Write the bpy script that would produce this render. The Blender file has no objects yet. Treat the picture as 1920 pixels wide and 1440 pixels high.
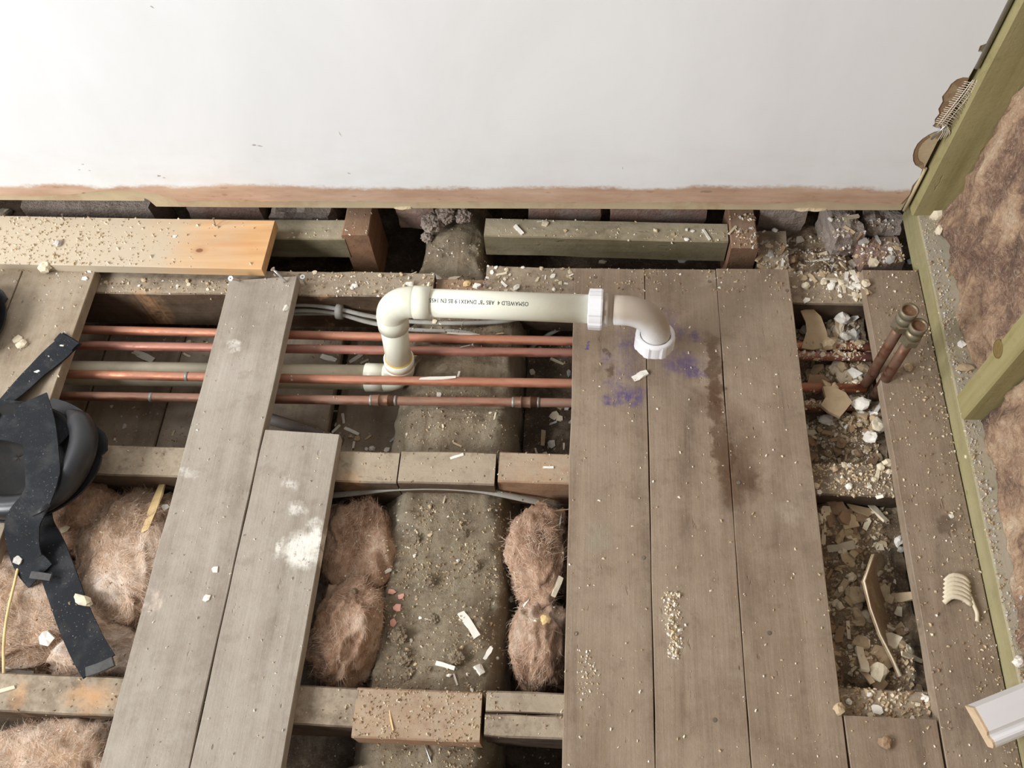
import bpy, bmesh, math, random
from mathutils import Vector, Matrix, noise
from mathutils.bvhtree import BVHTree

random.seed(7)
SC = bpy.context.scene
COL = SC.collection

# ------------------------------------------------------------------ camera
F = 1650.0                      # focal length in pixels of a 1920 px wide frame
H = 1.2                         # eye height above the floorboards
R_ = Vector((0.99677258, 0.05527384, -0.05821711))
D_ = Vector((0.01974978, -0.87175892, -0.48953686))
FW = Vector((-0.07780986, 0.48680714, -0.87003703))
cam_d = bpy.data.cameras.new('camera')
cam_d.sensor_width = 36.0
cam_d.lens = F / 1920 * 36.0
cam_d.clip_start = 0.02
cam = bpy.data.objects.new('camera', cam_d)
COL.objects.link(cam)
mw = Matrix.Identity(4)
for i in range(3):
    mw[i][0] = R_[i]; mw[i][1] = -D_[i]; mw[i][2] = -FW[i]
mw[2][3] = H
cam.matrix_world = mw
SC.camera = cam

# ------------------------------------------------------------------ light
world = bpy.data.worlds.new('room_daylight')
world.use_nodes = True
bg = world.node_tree.nodes['Background']
bg.inputs[0].default_value = (0.97, 0.985, 1.0, 1)
bg.inputs[1].default_value = 0.40
SC.world = world

def area(name, loc, target, sx, sy, power, col):
    l = bpy.data.lights.new(name, 'AREA')
    l.shape = 'RECTANGLE'; l.size = sx; l.size_y = sy; l.energy = power; l.color = col
    o = bpy.data.objects.new(name, l); COL.objects.link(o)
    o.location = loc
    o.rotation_euler = (Vector(target) - Vector(loc)).to_track_quat('-Z', 'Y').to_euler()
    return o
area('window_daylight', (-2.7, -1.0, 1.75), (0.0, 0.8, 0.0), 0.8, 1.2, 112, (0.965, 0.985, 1.0))
area('window_daylight_far', (-2.9, 0.55, 1.9), (0.0, 0.6, 0.0), 0.6, 1.2, 50, (0.965, 0.985, 1.0))
SC.view_settings.view_transform = 'Standard'
SC.view_settings.look = 'None'
SC.view_settings.gamma = 1.0
SC.view_settings.exposure = 0.03
SC.view_settings.use_curve_mapping = False

# ------------------------------------------------------------------ measuring the photograph
def ray(px, py):
    return R_ * ((px - 960) / F) + D_ * ((py - 720) / F) + FW
def P(px, py, z=0.0):
    d = ray(px, py); t = (z - H) / d.z
    return Vector((d.x * t, d.y * t, z))

# ------------------------------------------------------------------ node helpers
def srgb(r, g, b):
    def c(v):
        v /= 255.0
        return v / 12.92 if v <= 0.04045 else ((v + 0.055) / 1.055) ** 2.4
    return (c(r), c(g), c(b), 1.0)

class NB:
    def __init__(s, name):
        s.m = bpy.data.materials.new(name); s.m.use_nodes = True
        s.t = s.m.node_tree; s.n = s.t.nodes; s.l = s.t.links
        s.b = s.n['Principled BSDF']
        s.b.inputs['Specular IOR Level'].default_value = 0.25
        s.pos = s.n.new('ShaderNodeNewGeometry').outputs['Position']
    def put(s, sock, v):
        if isinstance(v, bpy.types.NodeSocket): s.l.new(v, sock)
        else: sock.default_value = v
    def math(s, op, a, b=0.0, clamp=False):
        n = s.n.new('ShaderNodeMath'); n.operation = op; n.use_clamp = clamp
        s.put(n.inputs[0], a); s.put(n.inputs[1], b); return n.outputs[0]
    def vmath(s, op, a, b=(0, 0, 0)):
        n = s.n.new('ShaderNodeVectorMath'); n.operation = op
        s.put(n.inputs[0], a); s.put(n.inputs[1], b); return n.outputs[0]
    def scale(s, vec, sc, off=(0, 0, 0)):
        n = s.n.new('ShaderNodeMapping'); s.put(n.inputs[0], vec)
        n.inputs['Scale'].default_value = sc; n.inputs['Location'].default_value = off
        return n.outputs[0]
    def noise(s, vec, sc, det=4, rough=0.55, dist=0.0, col=False):
        n = s.n.new('ShaderNodeTexNoise'); s.put(n.inputs['Vector'], vec)
        n.inputs['Scale'].default_value = sc; n.inputs['Detail'].default_value = det
        n.inputs['Roughness'].default_value = rough; n.inputs['Distortion'].default_value = dist
        return n.outputs['Color' if col else 'Fac']
    def voro(s, vec, sc, feat='F1'):
        n = s.n.new('ShaderNodeTexVoronoi'); n.feature = feat
        s.put(n.inputs['Vector'], vec); n.inputs['Scale'].default_value = sc
        return n.outputs['Distance']
    def ramp(s, fac, stops, interp='LINEAR'):
        n = s.n.new('ShaderNodeValToRGB'); n.color_ramp.interpolation = interp
        e = n.color_ramp.elements
        while len(e) < len(stops): e.new(0.5)
        for k, (p, c) in enumerate(stops):
            e[k].position = p
            e[k].color = c if isinstance(c, tuple) else (c, c, c, 1)
        s.put(n.inputs[0], fac); return n.outputs[0]
    def step(s, fac, a, b):
        n = s.n.new('ShaderNodeMapRange'); n.interpolation_type = 'SMOOTHSTEP'
        s.put(n.inputs[0], fac); n.inputs[1].default_value = a; n.inputs[2].default_value = b
        return n.outputs[0]
    def mix(s, fac, a, b, mode='MIX'):
        n = s.n.new('ShaderNodeMix'); n.data_type = 'RGBA'; n.blend_type = mode
        s.put(n.inputs[0], fac); s.put(n.inputs[6], a); s.put(n.inputs[7], b); return n.outputs[2]
    def rand(s):
        return s.n.new('ShaderNodeObjectInfo').outputs['Random']
    def blob(s, c, r, warp, ang=0.0, soft=0.45):
        """mask of a stain centred on c (x, y) with radii r"""
        v = s.vmath('SUBTRACT', warp, (c[0], c[1], 0))
        n = s.n.new('ShaderNodeMapping'); s.put(n.inputs[0], v)
        n.vector_type = 'TEXTURE'
        n.inputs['Rotation'].default_value = (0, 0, ang)
        n.inputs['Scale'].default_value = (r[0], r[1], 1e3)
        ln = s.n.new('ShaderNodeVectorMath'); ln.operation = 'LENGTH'; s.l.new(n.outputs[0], ln.inputs[0])
        return s.step(ln.outputs['Value'], 1.0, 1.0 - soft)
    def bump(s, h, strength=0.3, dist=0.002, prev=None):
        n = s.n.new('ShaderNodeBump'); s.put(n.inputs['Height'], h)
        n.inputs['Strength'].default_value = strength; n.inputs['Distance'].default_value = dist
        if prev is not None: s.l.new(prev, n.inputs['Normal'])
        return n.outputs[0]
    def done(s, col, rough=0.8, normal=None, metal=0.0):
        s.put(s.b.inputs['Base Color'], col); s.put(s.b.inputs['Roughness'], rough)
        s.put(s.b.inputs['Metallic'], metal)
        if normal is not None: s.l.new(normal, s.b.inputs['Normal'])
        return s.m

def wood(name, dark, mid, light, dust, axis='Y', dust_amt=0.5, stains=(), grain=1.0, fine=1.0, rough=0.82, settled=0.0, cracks=()):
    b = NB(name)
    rnd = b.rand()
    off = b.n.new('ShaderNodeCombineXYZ')
    b.put(off.inputs[0], b.math('MULTIPLY', rnd, 3.1)); b.put(off.inputs[1], b.math('MULTIPLY', rnd, 7.7))
    v = b.vmath('ADD', b.pos, off.outputs[0])
    st = {'X': (1.6, 26, 26), 'Y': (26, 1.6, 26), 'Z': (26, 26, 1.6)}[axis]
    st2 = {'X': (9, 260, 260), 'Y': (260, 9, 260), 'Z': (260, 260, 9)}[axis]
    g1 = b.noise(b.scale(v, st), 1.0, 4, 0.6, 0.7)
    g2 = b.noise(b.scale(v, st2), 1.0, 3, 0.6)
    col = b.ramp(g1, [(0.25, dark), (0.5, mid), (0.78, light)])
    col = b.mix(b.math('MULTIPLY', b.step(g2, 0.52, 0.75), 0.2 * grain), col, dark)
    # wear, ground-in plaster dust and dirt
    d1 = b.noise(v, 7.0, 6, 0.65, 0.3)
    d2 = b.noise(v, 55.0, 5, 0.7)
    dm = b.math('ADD', b.math('MULTIPLY', d1, 0.65), b.math('MULTIPLY', d2, 0.35))
    dmask = b.math('MULTIPLY', b.step(dm, 0.36, 0.64), dust_amt)
    col = b.mix(dmask, col, dust)
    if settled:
        # dust settled on what faces up; bare joist sides carry painted-in shade
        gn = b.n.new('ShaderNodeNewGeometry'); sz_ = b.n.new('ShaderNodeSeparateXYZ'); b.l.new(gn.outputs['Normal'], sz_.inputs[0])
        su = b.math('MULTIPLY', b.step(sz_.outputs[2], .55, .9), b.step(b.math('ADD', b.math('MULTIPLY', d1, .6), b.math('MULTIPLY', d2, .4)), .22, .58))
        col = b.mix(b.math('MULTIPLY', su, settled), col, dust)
    # dark flecks, dents and nail holes
    vf = b.voro(b.scale(v, {'X': (1, 2.2, 2.2), 'Y': (2.2, 1, 2.2), 'Z': (2.2, 2.2, 1)}[axis]), 17.0)
    fl = b.math('MULTIPLY', b.step(vf, 0.075, 0.03), b.step(b.noise(v, 19.0, 2), 0.5, 0.62))
    col = b.mix(b.math('MULTIPLY', fl, 0.55), col, tuple(c * 0.45 for c in dark[:3]) + (1,))
    sm = b.step(b.noise(v, 340.0, 2, 0.5), 0.66, 0.74)
    col = b.mix(b.math('MULTIPLY', sm, 0.45 * dust_amt), col, tuple(min(1, c * 1.5) for c in dust[:3]) + (1,))
    if stains:
        w = b.vmath('ADD', b.pos, b.vmath('SCALE', b.vmath('SUBTRACT', b.noise(b.pos, 34.0, 5, 0.65, 0.0, True), (0.5, 0.5, 0.5))))
        w.node.inputs[1].links[0].from_node.inputs['Scale'].default_value = 0.055
        brk = b.noise(b.scale(b.pos, (110, 70, 1)), 1.0, 6, 0.75)
        for (c, r, ang, scol, amt, soft, rag) in stains:
            mk = b.blob(c, r, w, ang, soft)
            if rag: mk = b.math('MULTIPLY', mk, b.step(brk, 0.34, 0.34 + 0.22 / rag))
            col = b.mix(b.math('MULTIPLY', mk, amt), col, scol)
    h = b.math('ADD', b.math('MULTIPLY', g2, 0.5 * fine), b.math('MULTIPLY', b.noise(v, 160.0, 4, 0.7), 0.6))
    h = b.math('SUBTRACT', h, b.math('MULTIPLY', fl, 1.2))
    pit = b.step(b.noise(b.scale(v, {'X': (30, 75, 75), 'Y': (75, 30, 75), 'Z': (75, 75, 30)}[axis]), 1.0, 3, .6), .66, .76)
    h = b.math('SUBTRACT', h, b.math('MULTIPLY', pit, .9))
    col = b.mix(b.math('MULTIPLY', pit, .28), col, dark)
    mot = b.noise(v, 24.0, 7, .72, .35)
    col = b.mix(b.math('MULTIPLY', b.step(mot, .52, .68), .34), col, light)
    col = b.mix(b.math('MULTIPLY', b.step(mot, .47, .33), .34), col, dark)
    blot = b.noise(v, 3.6, 5, .62, .6)
    col = b.mix(b.math('MULTIPLY', b.step(blot, .5, .68), .30), col, dark)
    col = b.mix(b.math('MULTIPLY', b.step(blot, .48, .30), .22), col, light)
    nm = b.bump(h, 0.5, 0.0018)
    return b.done(col, rough, nm)

def plain(name, col, rough=0.6, var=0.12, sc=40.0, bump=0.2, dist=0.001, metal=0.0, col2=None, amt=0.5, spec=None):
    b = NB(name)
    n = b.noise(b.pos, sc, 5, 0.65)
    hi = tuple(min(1, c * (1 + var)) for c in col[:3]) + (1,)
    lo = tuple(c * (1 - var) for c in col[:3]) + (1,)
    c = b.ramp(n, [(0.3, lo), (0.7, hi)])
    if col2 is not None:
        c = b.mix(b.math('MULTIPLY', b.step(b.noise(b.pos, sc * 0.45, 5, 0.7, 0.4), 0.45, 0.62), amt), c, col2)
    if spec is not None: b.b.inputs['Specular IOR Level'].default_value = spec
    nm = b.bump(b.noise(b.pos, sc * 4, 4, 0.65), bump, dist)
    return b.done(c, rough, nm, metal)

DUST = srgb(176, 160, 140)
PURP = srgb(86, 72, 120)
BRN = srgb(86, 60, 40)
def pb(px, py): p = P(px, py); return (p.x, p.y)
# ink and damp stains: (centre, radii, angle, colour, amount, softness, raggedness)
ST_R = [(pb(1176, 690), (.034, .072), 0.0, PURP, .5, .9, 0.6), (pb(1178, 742), (.040, .024), 0.0, PURP, .95, .8, 1.0),
        (pb(1180, 640), (.034, .034), 0.0, PURP, .55, .9, 0.8), (pb(1275, 680), (.046, .028), -0.2, PURP, .72, .9, 1.3),
        (pb(1262, 620), (.026, .030), 0, PURP, .6, .9, 1.0), (pb(1305, 630), (.020, .018), 0, PURP, .65, .9, 1.0),
        (pb(1101, 645), (.008, .007), 0, PURP, .9, .6, 0), (pb(1142, 750), (.017, .013), 0, PURP, .85, .8, 0.8),
        (pb(1146, 718), (.018, .012), 0, PURP, .6, .8, 1.0), (pb(1305, 697), (.040, .012), -0.25, PURP, .75, .8, 1.0),
        (pb(1135, 670), (.014, .022), 0, PURP, .6, .9, 1.0), (pb(1240, 590), (.03, .03), 0, PURP, .3, .9, .8),
        (pb(1149, 692), (.009, .018), 0, BRN, .7, .7, 0), (pb(1136, 662), (.005, .012), 0, BRN, .7, .7, 0),
        (pb(1338, 700), (.016, .085), 0.03, BRN, .72, .4, 0), (pb(1352, 825), (.019, .12), 0.05, BRN, .75, .45, 0),
        (pb(1390, 890), (.038, .062), 0.1, BRN, .62, .6, 0), (pb(1318, 752), (.030, .036), 0, BRN, .5, .8, 0),
        (pb(1405, 905), (.022, .035), 0.1, srgb(74, 52, 36), .5, .8, 0), (pb(1395, 815), (.034, .07), 0.3, BRN, .34, .8, 0), (pb(1375, 930), (.012, .04), 0, BRN, .45, .7, 0),
        (pb(1262, 1180), (.014, .06), 0.15, srgb(200, 186, 165), .45, .9, 1.0), (pb(1480, 960), (.03, .02), 0, srgb(190, 178, 160), .35, .9, 1.2),
        (pb(1530, 800), (.02, .04), 0, srgb(186, 172, 154), .3, .9, 1.0), (pb(1120, 1010), (.02, .03), 0, srgb(150, 150, 130), .35, .9, 0),
        (pb(1330, 525), (.03, .015), 0, srgb(185, 170, 150), .5, .9, 1.2), (pb(1780, 985), (.022, .02), 0, srgb(74, 56, 42), .55, .7, 0)]
WHT = srgb(232, 228, 216)
ST_L = [(pb(560, 1035), (.03, .035), 0.1, WHT, .85, .7, 1.6), (pb(590, 1015), (.02, .035), 0.1, WHT, .9, .6, 1.3),
        (pb(545, 905), (.022, .014), 0, WHT, .6, .8, 1.2), (pb(555, 955), (.016, .014), 0, WHT, .6, .8, 1.6),
        (pb(520, 1035), (.01, .022), 0, WHT, .7, .8, 1.2), (pb(290, 1130), (.016, .024), 0, srgb(205, 185, 170), .7, .7, 0.8),
        (pb(440, 648), (.016, .012), 0, WHT, .6, .9, 1.2), (pb(355, 885), (.03, .008), 0, WHT, .4, .8, 1.2),
        (pb(430, 700), (.05, .06), 0, srgb(186, 176, 166), .35, .9, 0)]
M = {}
M['board_grey'] = wood('worn_grey_floorboard', srgb(124, 111, 97), srgb(152, 140, 126), srgb(172, 161, 147), srgb(174, 165, 153), 'Y', .5, ST_L)
M['board_brown'] = wood('worn_brown_floorboard', srgb(106, 88, 72), srgb(138, 119, 100), srgb(158, 140, 120), srgb(165, 149, 130), 'Y', .5, ST_R)
M['board_left'] = wood('dusty_floorboard', srgb(118, 101, 83), srgb(146, 129, 108), srgb(166, 150, 129), srgb(174, 160, 141), 'Y', .6)
JD = srgb(176, 160, 138)
ORG = srgb(196, 150, 106)
ST_J = [(pb(155, 1300), (.045, .03), 0, ORG, .8, .9, 0), (pb(20, 1300), (.02, .03), 0, ORG, .6, .9, 0), (pb(260, 535), (.04, .012), 0, ORG, .6, .9, .8), (pb(650, 885), (.03, .02), 0, ORG, .35, .9, 0), (pb(600, 547), (.03, .008), 0, ORG, .5, .9, 0),
        (pb(80, 1305), (.03, .028), 0, srgb(120, 104, 86), .6, .9, 1.0)]
M['joist'] = wood('old_joist_timber', srgb(46, 34, 26), srgb(72, 54, 40), srgb(96, 74, 55), JD, 'X', .12, ST_J, settled=.88)  # dark base paints the shade into the sides; dust lies on top
M['joist_or'] = wood('worn_orange_joist', srgb(104, 76, 54), srgb(150, 114, 86), srgb(176, 138, 106), JD, 'X', .2, settled=.78)
M['block_y'] = wood('old_timber_block', srgb(92, 64, 46), srgb(134, 98, 74), srgb(158, 120, 92), srgb(160, 142, 122), 'Y', .25, settled=.4)
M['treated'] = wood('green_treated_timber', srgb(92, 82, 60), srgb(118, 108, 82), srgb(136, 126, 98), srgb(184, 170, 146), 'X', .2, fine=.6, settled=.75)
M['treated_y'] = wood('green_treated_plate', srgb(126, 117, 80), srgb(150, 140, 100), srgb(166, 156, 118), srgb(176, 166, 148), 'Y', .15, fine=.5, settled=.95)
M['treated_z'] = wood('green_treated_stud', srgb(118, 108, 68), srgb(146, 135, 92), srgb(162, 151, 110), srgb(168, 156, 122), 'Z', .12, fine=.5)
M['deck'] = wood('dark_deck_board', srgb(104, 90, 75), srgb(132, 116, 99), srgb(150, 135, 116), srgb(162, 149, 131), 'Y', .6)

# new pine plank with thick dust on one end
b = NB('new_pine')
v = b.pos
g1 = b.noise(b.scale(v, (2.2, 34, 34)), 1.0, 3, 0.5, 0.8)
col = b.ramp(g1, [(0.28, srgb(196, 148, 100)), (0.5, srgb(212, 168, 120)), (0.72, srgb(222, 184, 138))])
sep = b.n.new('ShaderNodeSeparateXYZ'); b.l.new(v, sep.inputs[0])
dn = b.math('ADD', sep.outputs[0], b.math('MULTIPLY', b.noise(v, 12, 5, .6), 0.30))
col = b.mix(b.math('MULTIPLY', b.step(dn, -0.38, -0.66), 0.95), col, srgb(190, 176, 154))
kp = P(376, 473, .012)
ln = b.vmath('SUBTRACT', v, tuple(kp))
nl = b.n.new('ShaderNodeVectorMath'); nl.operation = 'LENGTH'
b.l.new(b.scale(ln, (1, 1.5, 0)), nl.inputs[0])
wv = b.math('SINE', b.math('MULTIPLY', nl.outputs['Value'], 1500.0))
col = b.mix(b.math('MULTIPLY', b.step(nl.outputs['Value'], .02, .004), .4), col, srgb(170, 112, 66))
col = b.mix(b.math('MULTIPLY', b.step(nl.outputs['Value'], .0075, .005), .8), col, srgb(118, 74, 44))
kn2 = b.vmath('SUBTRACT', v, tuple(P(450, 462, .012)))
nl2 = b.n.new('ShaderNodeVectorMath'); nl2.operation = 'LENGTH'
b.l.new(b.scale(kn2, (.6, 5.0, 0)), nl2.inputs[0])
col = b.mix(b.math('MULTIPLY', b.step(nl2.outputs['Value'], .05, .01), .35), col, srgb(196, 132, 84))
M['pine'] = b.done(col, .6, b.bump(b.noise(b.scale(v, (14, 300, 300)), 1.0, 3), .15, .001))

# beam: grey-brown aged oak with caked dirt
b = NB('aged_oak_beam')
v = b.pos
g = b.noise(b.scale(v, (30, 2.2, 30)), 1.0, 5, .65, .6)
col = b.ramp(g, [(.28, srgb(122, 104, 82)), (.5, srgb(162, 146, 122)), (.75, srgb(190, 177, 154))])
dk = b.noise(v, 15, 7, .68, .3)
nrm = b.n.new('ShaderNodeNewGeometry'); sp = b.n.new('ShaderNodeSeparateXYZ'); b.l.new(nrm.outputs['True Normal'], sp.inputs[0])
up = b.step(sp.outputs[2], .75, .95)
dirt = b.ramp(b.noise(v, 120, 6, .75), [(.28, srgb(112, 97, 78)), (.5, srgb(148, 132, 110)), (.72, srgb(178, 164, 142))])
col = b.mix(b.math('MULTIPLY', b.step(dk, .38, .56), b.math('ADD', b.math('MULTIPLY', up, .7), .15)), col, dirt)
pn = b.step(b.noise(v, 6, 3, .5), .56, .68)
col = b.mix(b.math('MULTIPLY', pn, .3), col, srgb(190, 180, 160))
h = b.math('ADD', b.noise(v, 90, 8, .78), b.math('MULTIPLY', g, .5))
M['beam'] = b.done(col, .9, b.bump(h, 1.0, .007))

b = NB('dirt_and_plaster_dust')
v = b.pos
col = b.ramp(b.noise(v, 22, 8, .7, .4), [(.28, srgb(72, 58, 46)), (.5, srgb(104, 88, 72)), (.72, srgb(150, 134, 114))])
sp_ = b.step(b.noise(v, 260, 3, .6), .6, .7)
col = b.mix(b.math('MULTIPLY', sp_, .5), col, srgb(176, 162, 142))
M['dirt'] = b.done(col, .95, b.bump(b.noise(v, 150, 7, .75), 1.0, .005))

b = NB('plaster_rubble_dust')
v = b.pos
col = b.ramp(b.noise(v, 26, 8, .7, .4), [(.28, srgb(104, 84, 66)), (.48, srgb(146, 124, 100)), (.7, srgb(192, 174, 146))])
col = b.mix(b.math('MULTIPLY', b.step(b.noise(v, 260, 3, .6), .58, .68), .6), col, srgb(212, 198, 172))
M['rubble'] = b.done(col, .95, b.bump(b.noise(v, 120, 7, .75), 1.0, .006))

def fibre(name, c1, c2, c3, c4, st=(13, 13, 13)):
    b = NB(name)
    rnd = b.rand()
    off = b.n.new('ShaderNodeCombineXYZ'); b.put(off.inputs[0], b.math('MULTIPLY', rnd, 5.0)); b.put(off.inputs[2], rnd)
    v = b.vmath('ADD', b.pos, off.outputs[0])
    wv = b.vmath('SCALE', b.noise(v, 14, 4, .6, 0, True)); wv.node.inputs['Scale'].default_value = .045
    v2 = b.vmath('ADD', v, wv)
    n1 = b.noise(b.scale(v2, st), 1.0, 7, .6, .25)
    n2 = b.noise(b.scale(v2, (330, 60, 110)), 1.0, 6, .75, .8)
    n3 = b.noise(v2, 52, 7, .75, .2)
    col = b.ramp(b.math('ADD', b.math('MULTIPLY', n1, .72), b.math('MULTIPLY', n3, .28)), [(.34, c1), (.46, c2), (.55, c3), (.68, c4)])
    col = b.mix(b.math('MULTIPLY', b.step(n2, .45, .7), .42), col, c4)
    col = b.mix(b.math('MULTIPLY', b.step(n2, .5, .3), .35), col, c1)
    h = b.math('ADD', b.math('MULTIPLY', n2, .5), b.math('ADD', b.math('MULTIPLY', b.noise(v2, 320, 5, .8, .3), .5), b.math('MULTIPLY', n3, .7)))
    return b.done(col, 1.0, b.bump(h, .85, .006))
M['fibre'] = fibre('brown_glass_fibre', srgb(112, 82, 62), srgb(164, 126, 100), srgb(196, 160, 134), srgb(226, 203, 182))
M['fibre_pale'] = fibre('pale_glass_fibre', srgb(140, 108, 78), srgb(188, 152, 122), srgb(220, 192, 168), srgb(243, 232, 221), (10, 10, 10))
M['fibre_wall'] = fibre('dusty_glass_fibre', srgb(92, 72, 64), srgb(136, 106, 88), srgb(190, 156, 126), srgb(220, 198, 170), (13, 13, 8))
M['fibre_hair'] = plain('glass_fibre_strand', srgb(222, 198, 174), .9, .2, 10, 0)
M['fibre_hair_dk'] = plain('glass_fibre_strand_brown', srgb(160, 126, 102), .9, .2, 10, 0)

# waste pipe plastics
M['abs'] = plain('cream_abs_plastic', srgb(228, 226, 208), .32, .03, 16, .03, .0005, col2=srgb(206, 202, 178), amt=.35, spec=.5)
M['abs_dusty'] = plain('dusty_cream_abs_plastic', srgb(196, 188, 166), .5, .05, 12, .05, .0005, col2=srgb(158, 148, 126), amt=.5, spec=.35)
M['pvc_white'] = plain('white_plastic_nut', srgb(232, 230, 232), .38, .02, 20, .03, .0005, spec=.45)
b = NB('dusty_white_plastic')
geo = b.n.new('ShaderNodeNewGeometry'); sp = b.n.new('ShaderNodeSeparateXYZ'); b.l.new(geo.outputs['Normal'], sp.inputs[0])
dd = b.math('ADD', sp.outputs[2], b.math('MULTIPLY', b.noise(b.pos, 45, 5, .7), .5))
col = b.mix(b.math('MULTIPLY', b.step(dd, .10, .85), .92), srgb(222, 220, 218), srgb(168, 152, 134))
M['pvc_dusty'] = b.done(col, .6, b.bump(b.noise(b.pos, 300, 4), .12, .0006))
M['ink'] = plain('dark_print_ink', srgb(58, 62, 68), .6, .05, 30, 0)
def copper(name, base, dirt, amt):
    b = NB(name)
    n = b.noise(b.scale(b.pos, (9, 60, 60)), 1.0, 5, .65)
    n2 = b.noise(b.pos, 60, 4, .7)
    dm = b.math('MULTIPLY', b.step(b.math('ADD', b.math('MULTIPLY', n, .6), b.math('MULTIPLY', n2, .4)), .36, .62), amt)
    gn = b.n.new('ShaderNodeNewGeometry'); sz_ = b.n.new('ShaderNodeSeparateXYZ'); b.l.new(gn.outputs['Normal'], sz_.inputs[0])
    upd = b.math('MULTIPLY', b.step(sz_.outputs[2], .35, 1.0), b.step(b.noise(b.scale(b.pos, (16, 60, 60)), 1.0, 5, .7), .3, .62))
    col = b.mix(dm, base, dirt)
    col = b.mix(b.math('MULTIPLY', upd, .42), col, srgb(170, 136, 118))
    dm = b.math('MAXIMUM', dm, b.math('MULTIPLY', upd, .8))
    return b.done(col, b.math('ADD', b.math('MULTIPLY', dm, .35), .38), b.bump(n2, .12, .0006), b.math('SUBTRACT', .85, b.math('MULTIPLY', dm, .75)))
M['copper'] = copper('copper_bright', srgb(202, 136, 104), srgb(168, 116, 96), .75)
M['copper_red'] = copper('copper_reddened', srgb(176, 116, 98), srgb(150, 106, 94), .9)
M['copper_dull'] = copper('copper_tarnished', srgb(160, 110, 86), srgb(134, 106, 90), .95)
M['copper_old'] = copper('copper_brown', srgb(122, 84, 64), srgb(100, 78, 64), .9)
M['solder'] = plain('solder_grey', srgb(150, 146, 138), .5, .2, 120, .3, .001, .5)
M['brass'] = copper('aged_brass', srgb(134, 123, 96), srgb(106, 101, 86), .85)
M['bore'] = plain('dirty_bore', srgb(128, 96, 72), .9, .3, 200, .5)
M['steel'] = plain('zinc_screw_steel', srgb(206, 208, 206), .3, .08, 60, .05, .0004, .9)
M['nail'] = plain('dull_nail_steel', srgb(132, 120, 108), .5, .2, 80, .1, .0005, .6)
M['cable'] = plain('grey_cable_sheath', srgb(164, 162, 154), .5, .05, 30, .05, .0005, col2=srgb(140, 132, 118), amt=.5)
M['clip'] = plain('grey_cable_clip', srgb(150, 146, 138), .6, .05, 30, .05)
M['gpipe'] = plain('grey_conduit', srgb(108, 100, 96), .55, .08, 30, .05, col2=srgb(126, 112, 98), amt=.5)

# knee pad
b = NB('black_webbing')
v = b.pos
wv = b.n.new('ShaderNodeTexWave'); b.l.new(v, wv.inputs['Vector']); wv.inputs['Scale'].default_value = 220; wv.inputs['Distortion'].default_value = .6
col = b.mix(b.math('MULTIPLY', b.step(b.noise(v, 26, 5, .65), .45, .7), .6), srgb(32, 34, 38), srgb(66, 65, 65))
col = b.mix(b.math('MULTIPLY', b.step(b.noise(v, 320, 2), .66, .74), .5), col, srgb(140, 134, 124))
M['web'] = b.done(col, .85, b.bump(b.math('ADD', wv.outputs['Fac'], b.noise(v, 400, 3)), .35, .0008))
M['rubber'] = plain('black_rubber', srgb(34, 34, 37), .36, .1, 20, .12, .0006, col2=srgb(60, 58, 57), amt=.3, spec=.5)
M['foam'] = plain('dusty_black_foam', srgb(38, 37, 36), .9, .15, 30, .4, .001, col2=srgb(62, 56, 49), amt=.4)

# wall finishes
b = NB('skim_and_mist_coat')
v = b.pos
sep = b.n.new('ShaderNodeSeparateXYZ'); b.l.new(v, sep.inputs[0])
edge = b.math('ADD', sep.outputs[2], b.math('MULTIPLY', b.math('SUBTRACT', b.noise(b.scale(v, (7, 1, 16)), 1.0, 6, .6), .5), .045))
edge = b.math('ADD', edge, b.math('MULTIPLY', b.math('SUBTRACT', b.noise(b.scale(v, (120, 1, 120)), 1.0, 4, .7), .5), .012))
paint = b.step(edge, .078, .090)
pk = b.ramp(b.noise(b.scale(v, (6, 1, 30)), 1.0, 6, .65), [(.3, srgb(176, 140, 116)), (.55, srgb(200, 168, 144)), (.75, srgb(214, 188, 166))])
pk = b.mix(b.math('MULTIPLY', b.step(b.noise(b.scale(v, (30, 1, 90)), 1.0, 4), .6, .7), .5), pk, srgb(150, 108, 84))
wn = b.noise(b.scale(v, (5, 1, 2.2)), 1.0, 5, .6, .5)
wc = b.ramp(wn, [(.3, srgb(231, 231, 230)), (.7, srgb(240, 240, 240))])
thin = b.math('MULTIPLY', b.step(sep.outputs[2], .24, .10), b.step(b.noise(b.scale(v, (10, 1, 22)), 1.0, 5), .4, .7))
wc = b.mix(b.math('MULTIPLY', thin, .16), wc, srgb(206, 194, 184))
cx_ = b.n.new('ShaderNodeCombineXYZ'); b.l.new(sep.outputs[0], cx_.inputs[0]); b.l.new(sep.outputs[2], cx_.inputs[1])
vxz = b.vmath('ADD', cx_.outputs[0], b.vmath('SCALE', b.vmath('SUBTRACT', b.noise(b.scale(v, (160, 1, 160)), 1.0, 3, .6, 0, True), (.5, .5, .5))))
vxz.node.inputs[1].links[0].from_node.inputs['Scale'].default_value = .006
mk = 0.0
for (c_, r_, a_) in (((-.531, .182), (.0045, .0028), .2), ((-.522, .180), (.006, .0012), -.2), ((-.384, .205), (.0008, .008), .25), ((-.719, .110), (.0045, .0026), .1),
                     ((-.712, .106), (.003, .0016), 0), ((-.840, .138), (.003, .0018), 0), ((-.853, .125), (.0028, .0018), 0), ((-.835, .123), (.0022, .0014), 0),
                     ((-.39, .117), (.003, .0016), -.4), ((-.59, .44), (.0035, .0015), -.5), ((.2, .075), (.012, .004), 0), ((.06, .13), (.0006, .004), 0)):
    mk = b.math('MAXIMUM', b.blob(c_, r_, vxz, a_, .5), mk)
col = b.mix(paint, pk, wc)
col = b.mix(b.math('MULTIPLY', mk, .65), col, srgb(132, 118, 106))
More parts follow.
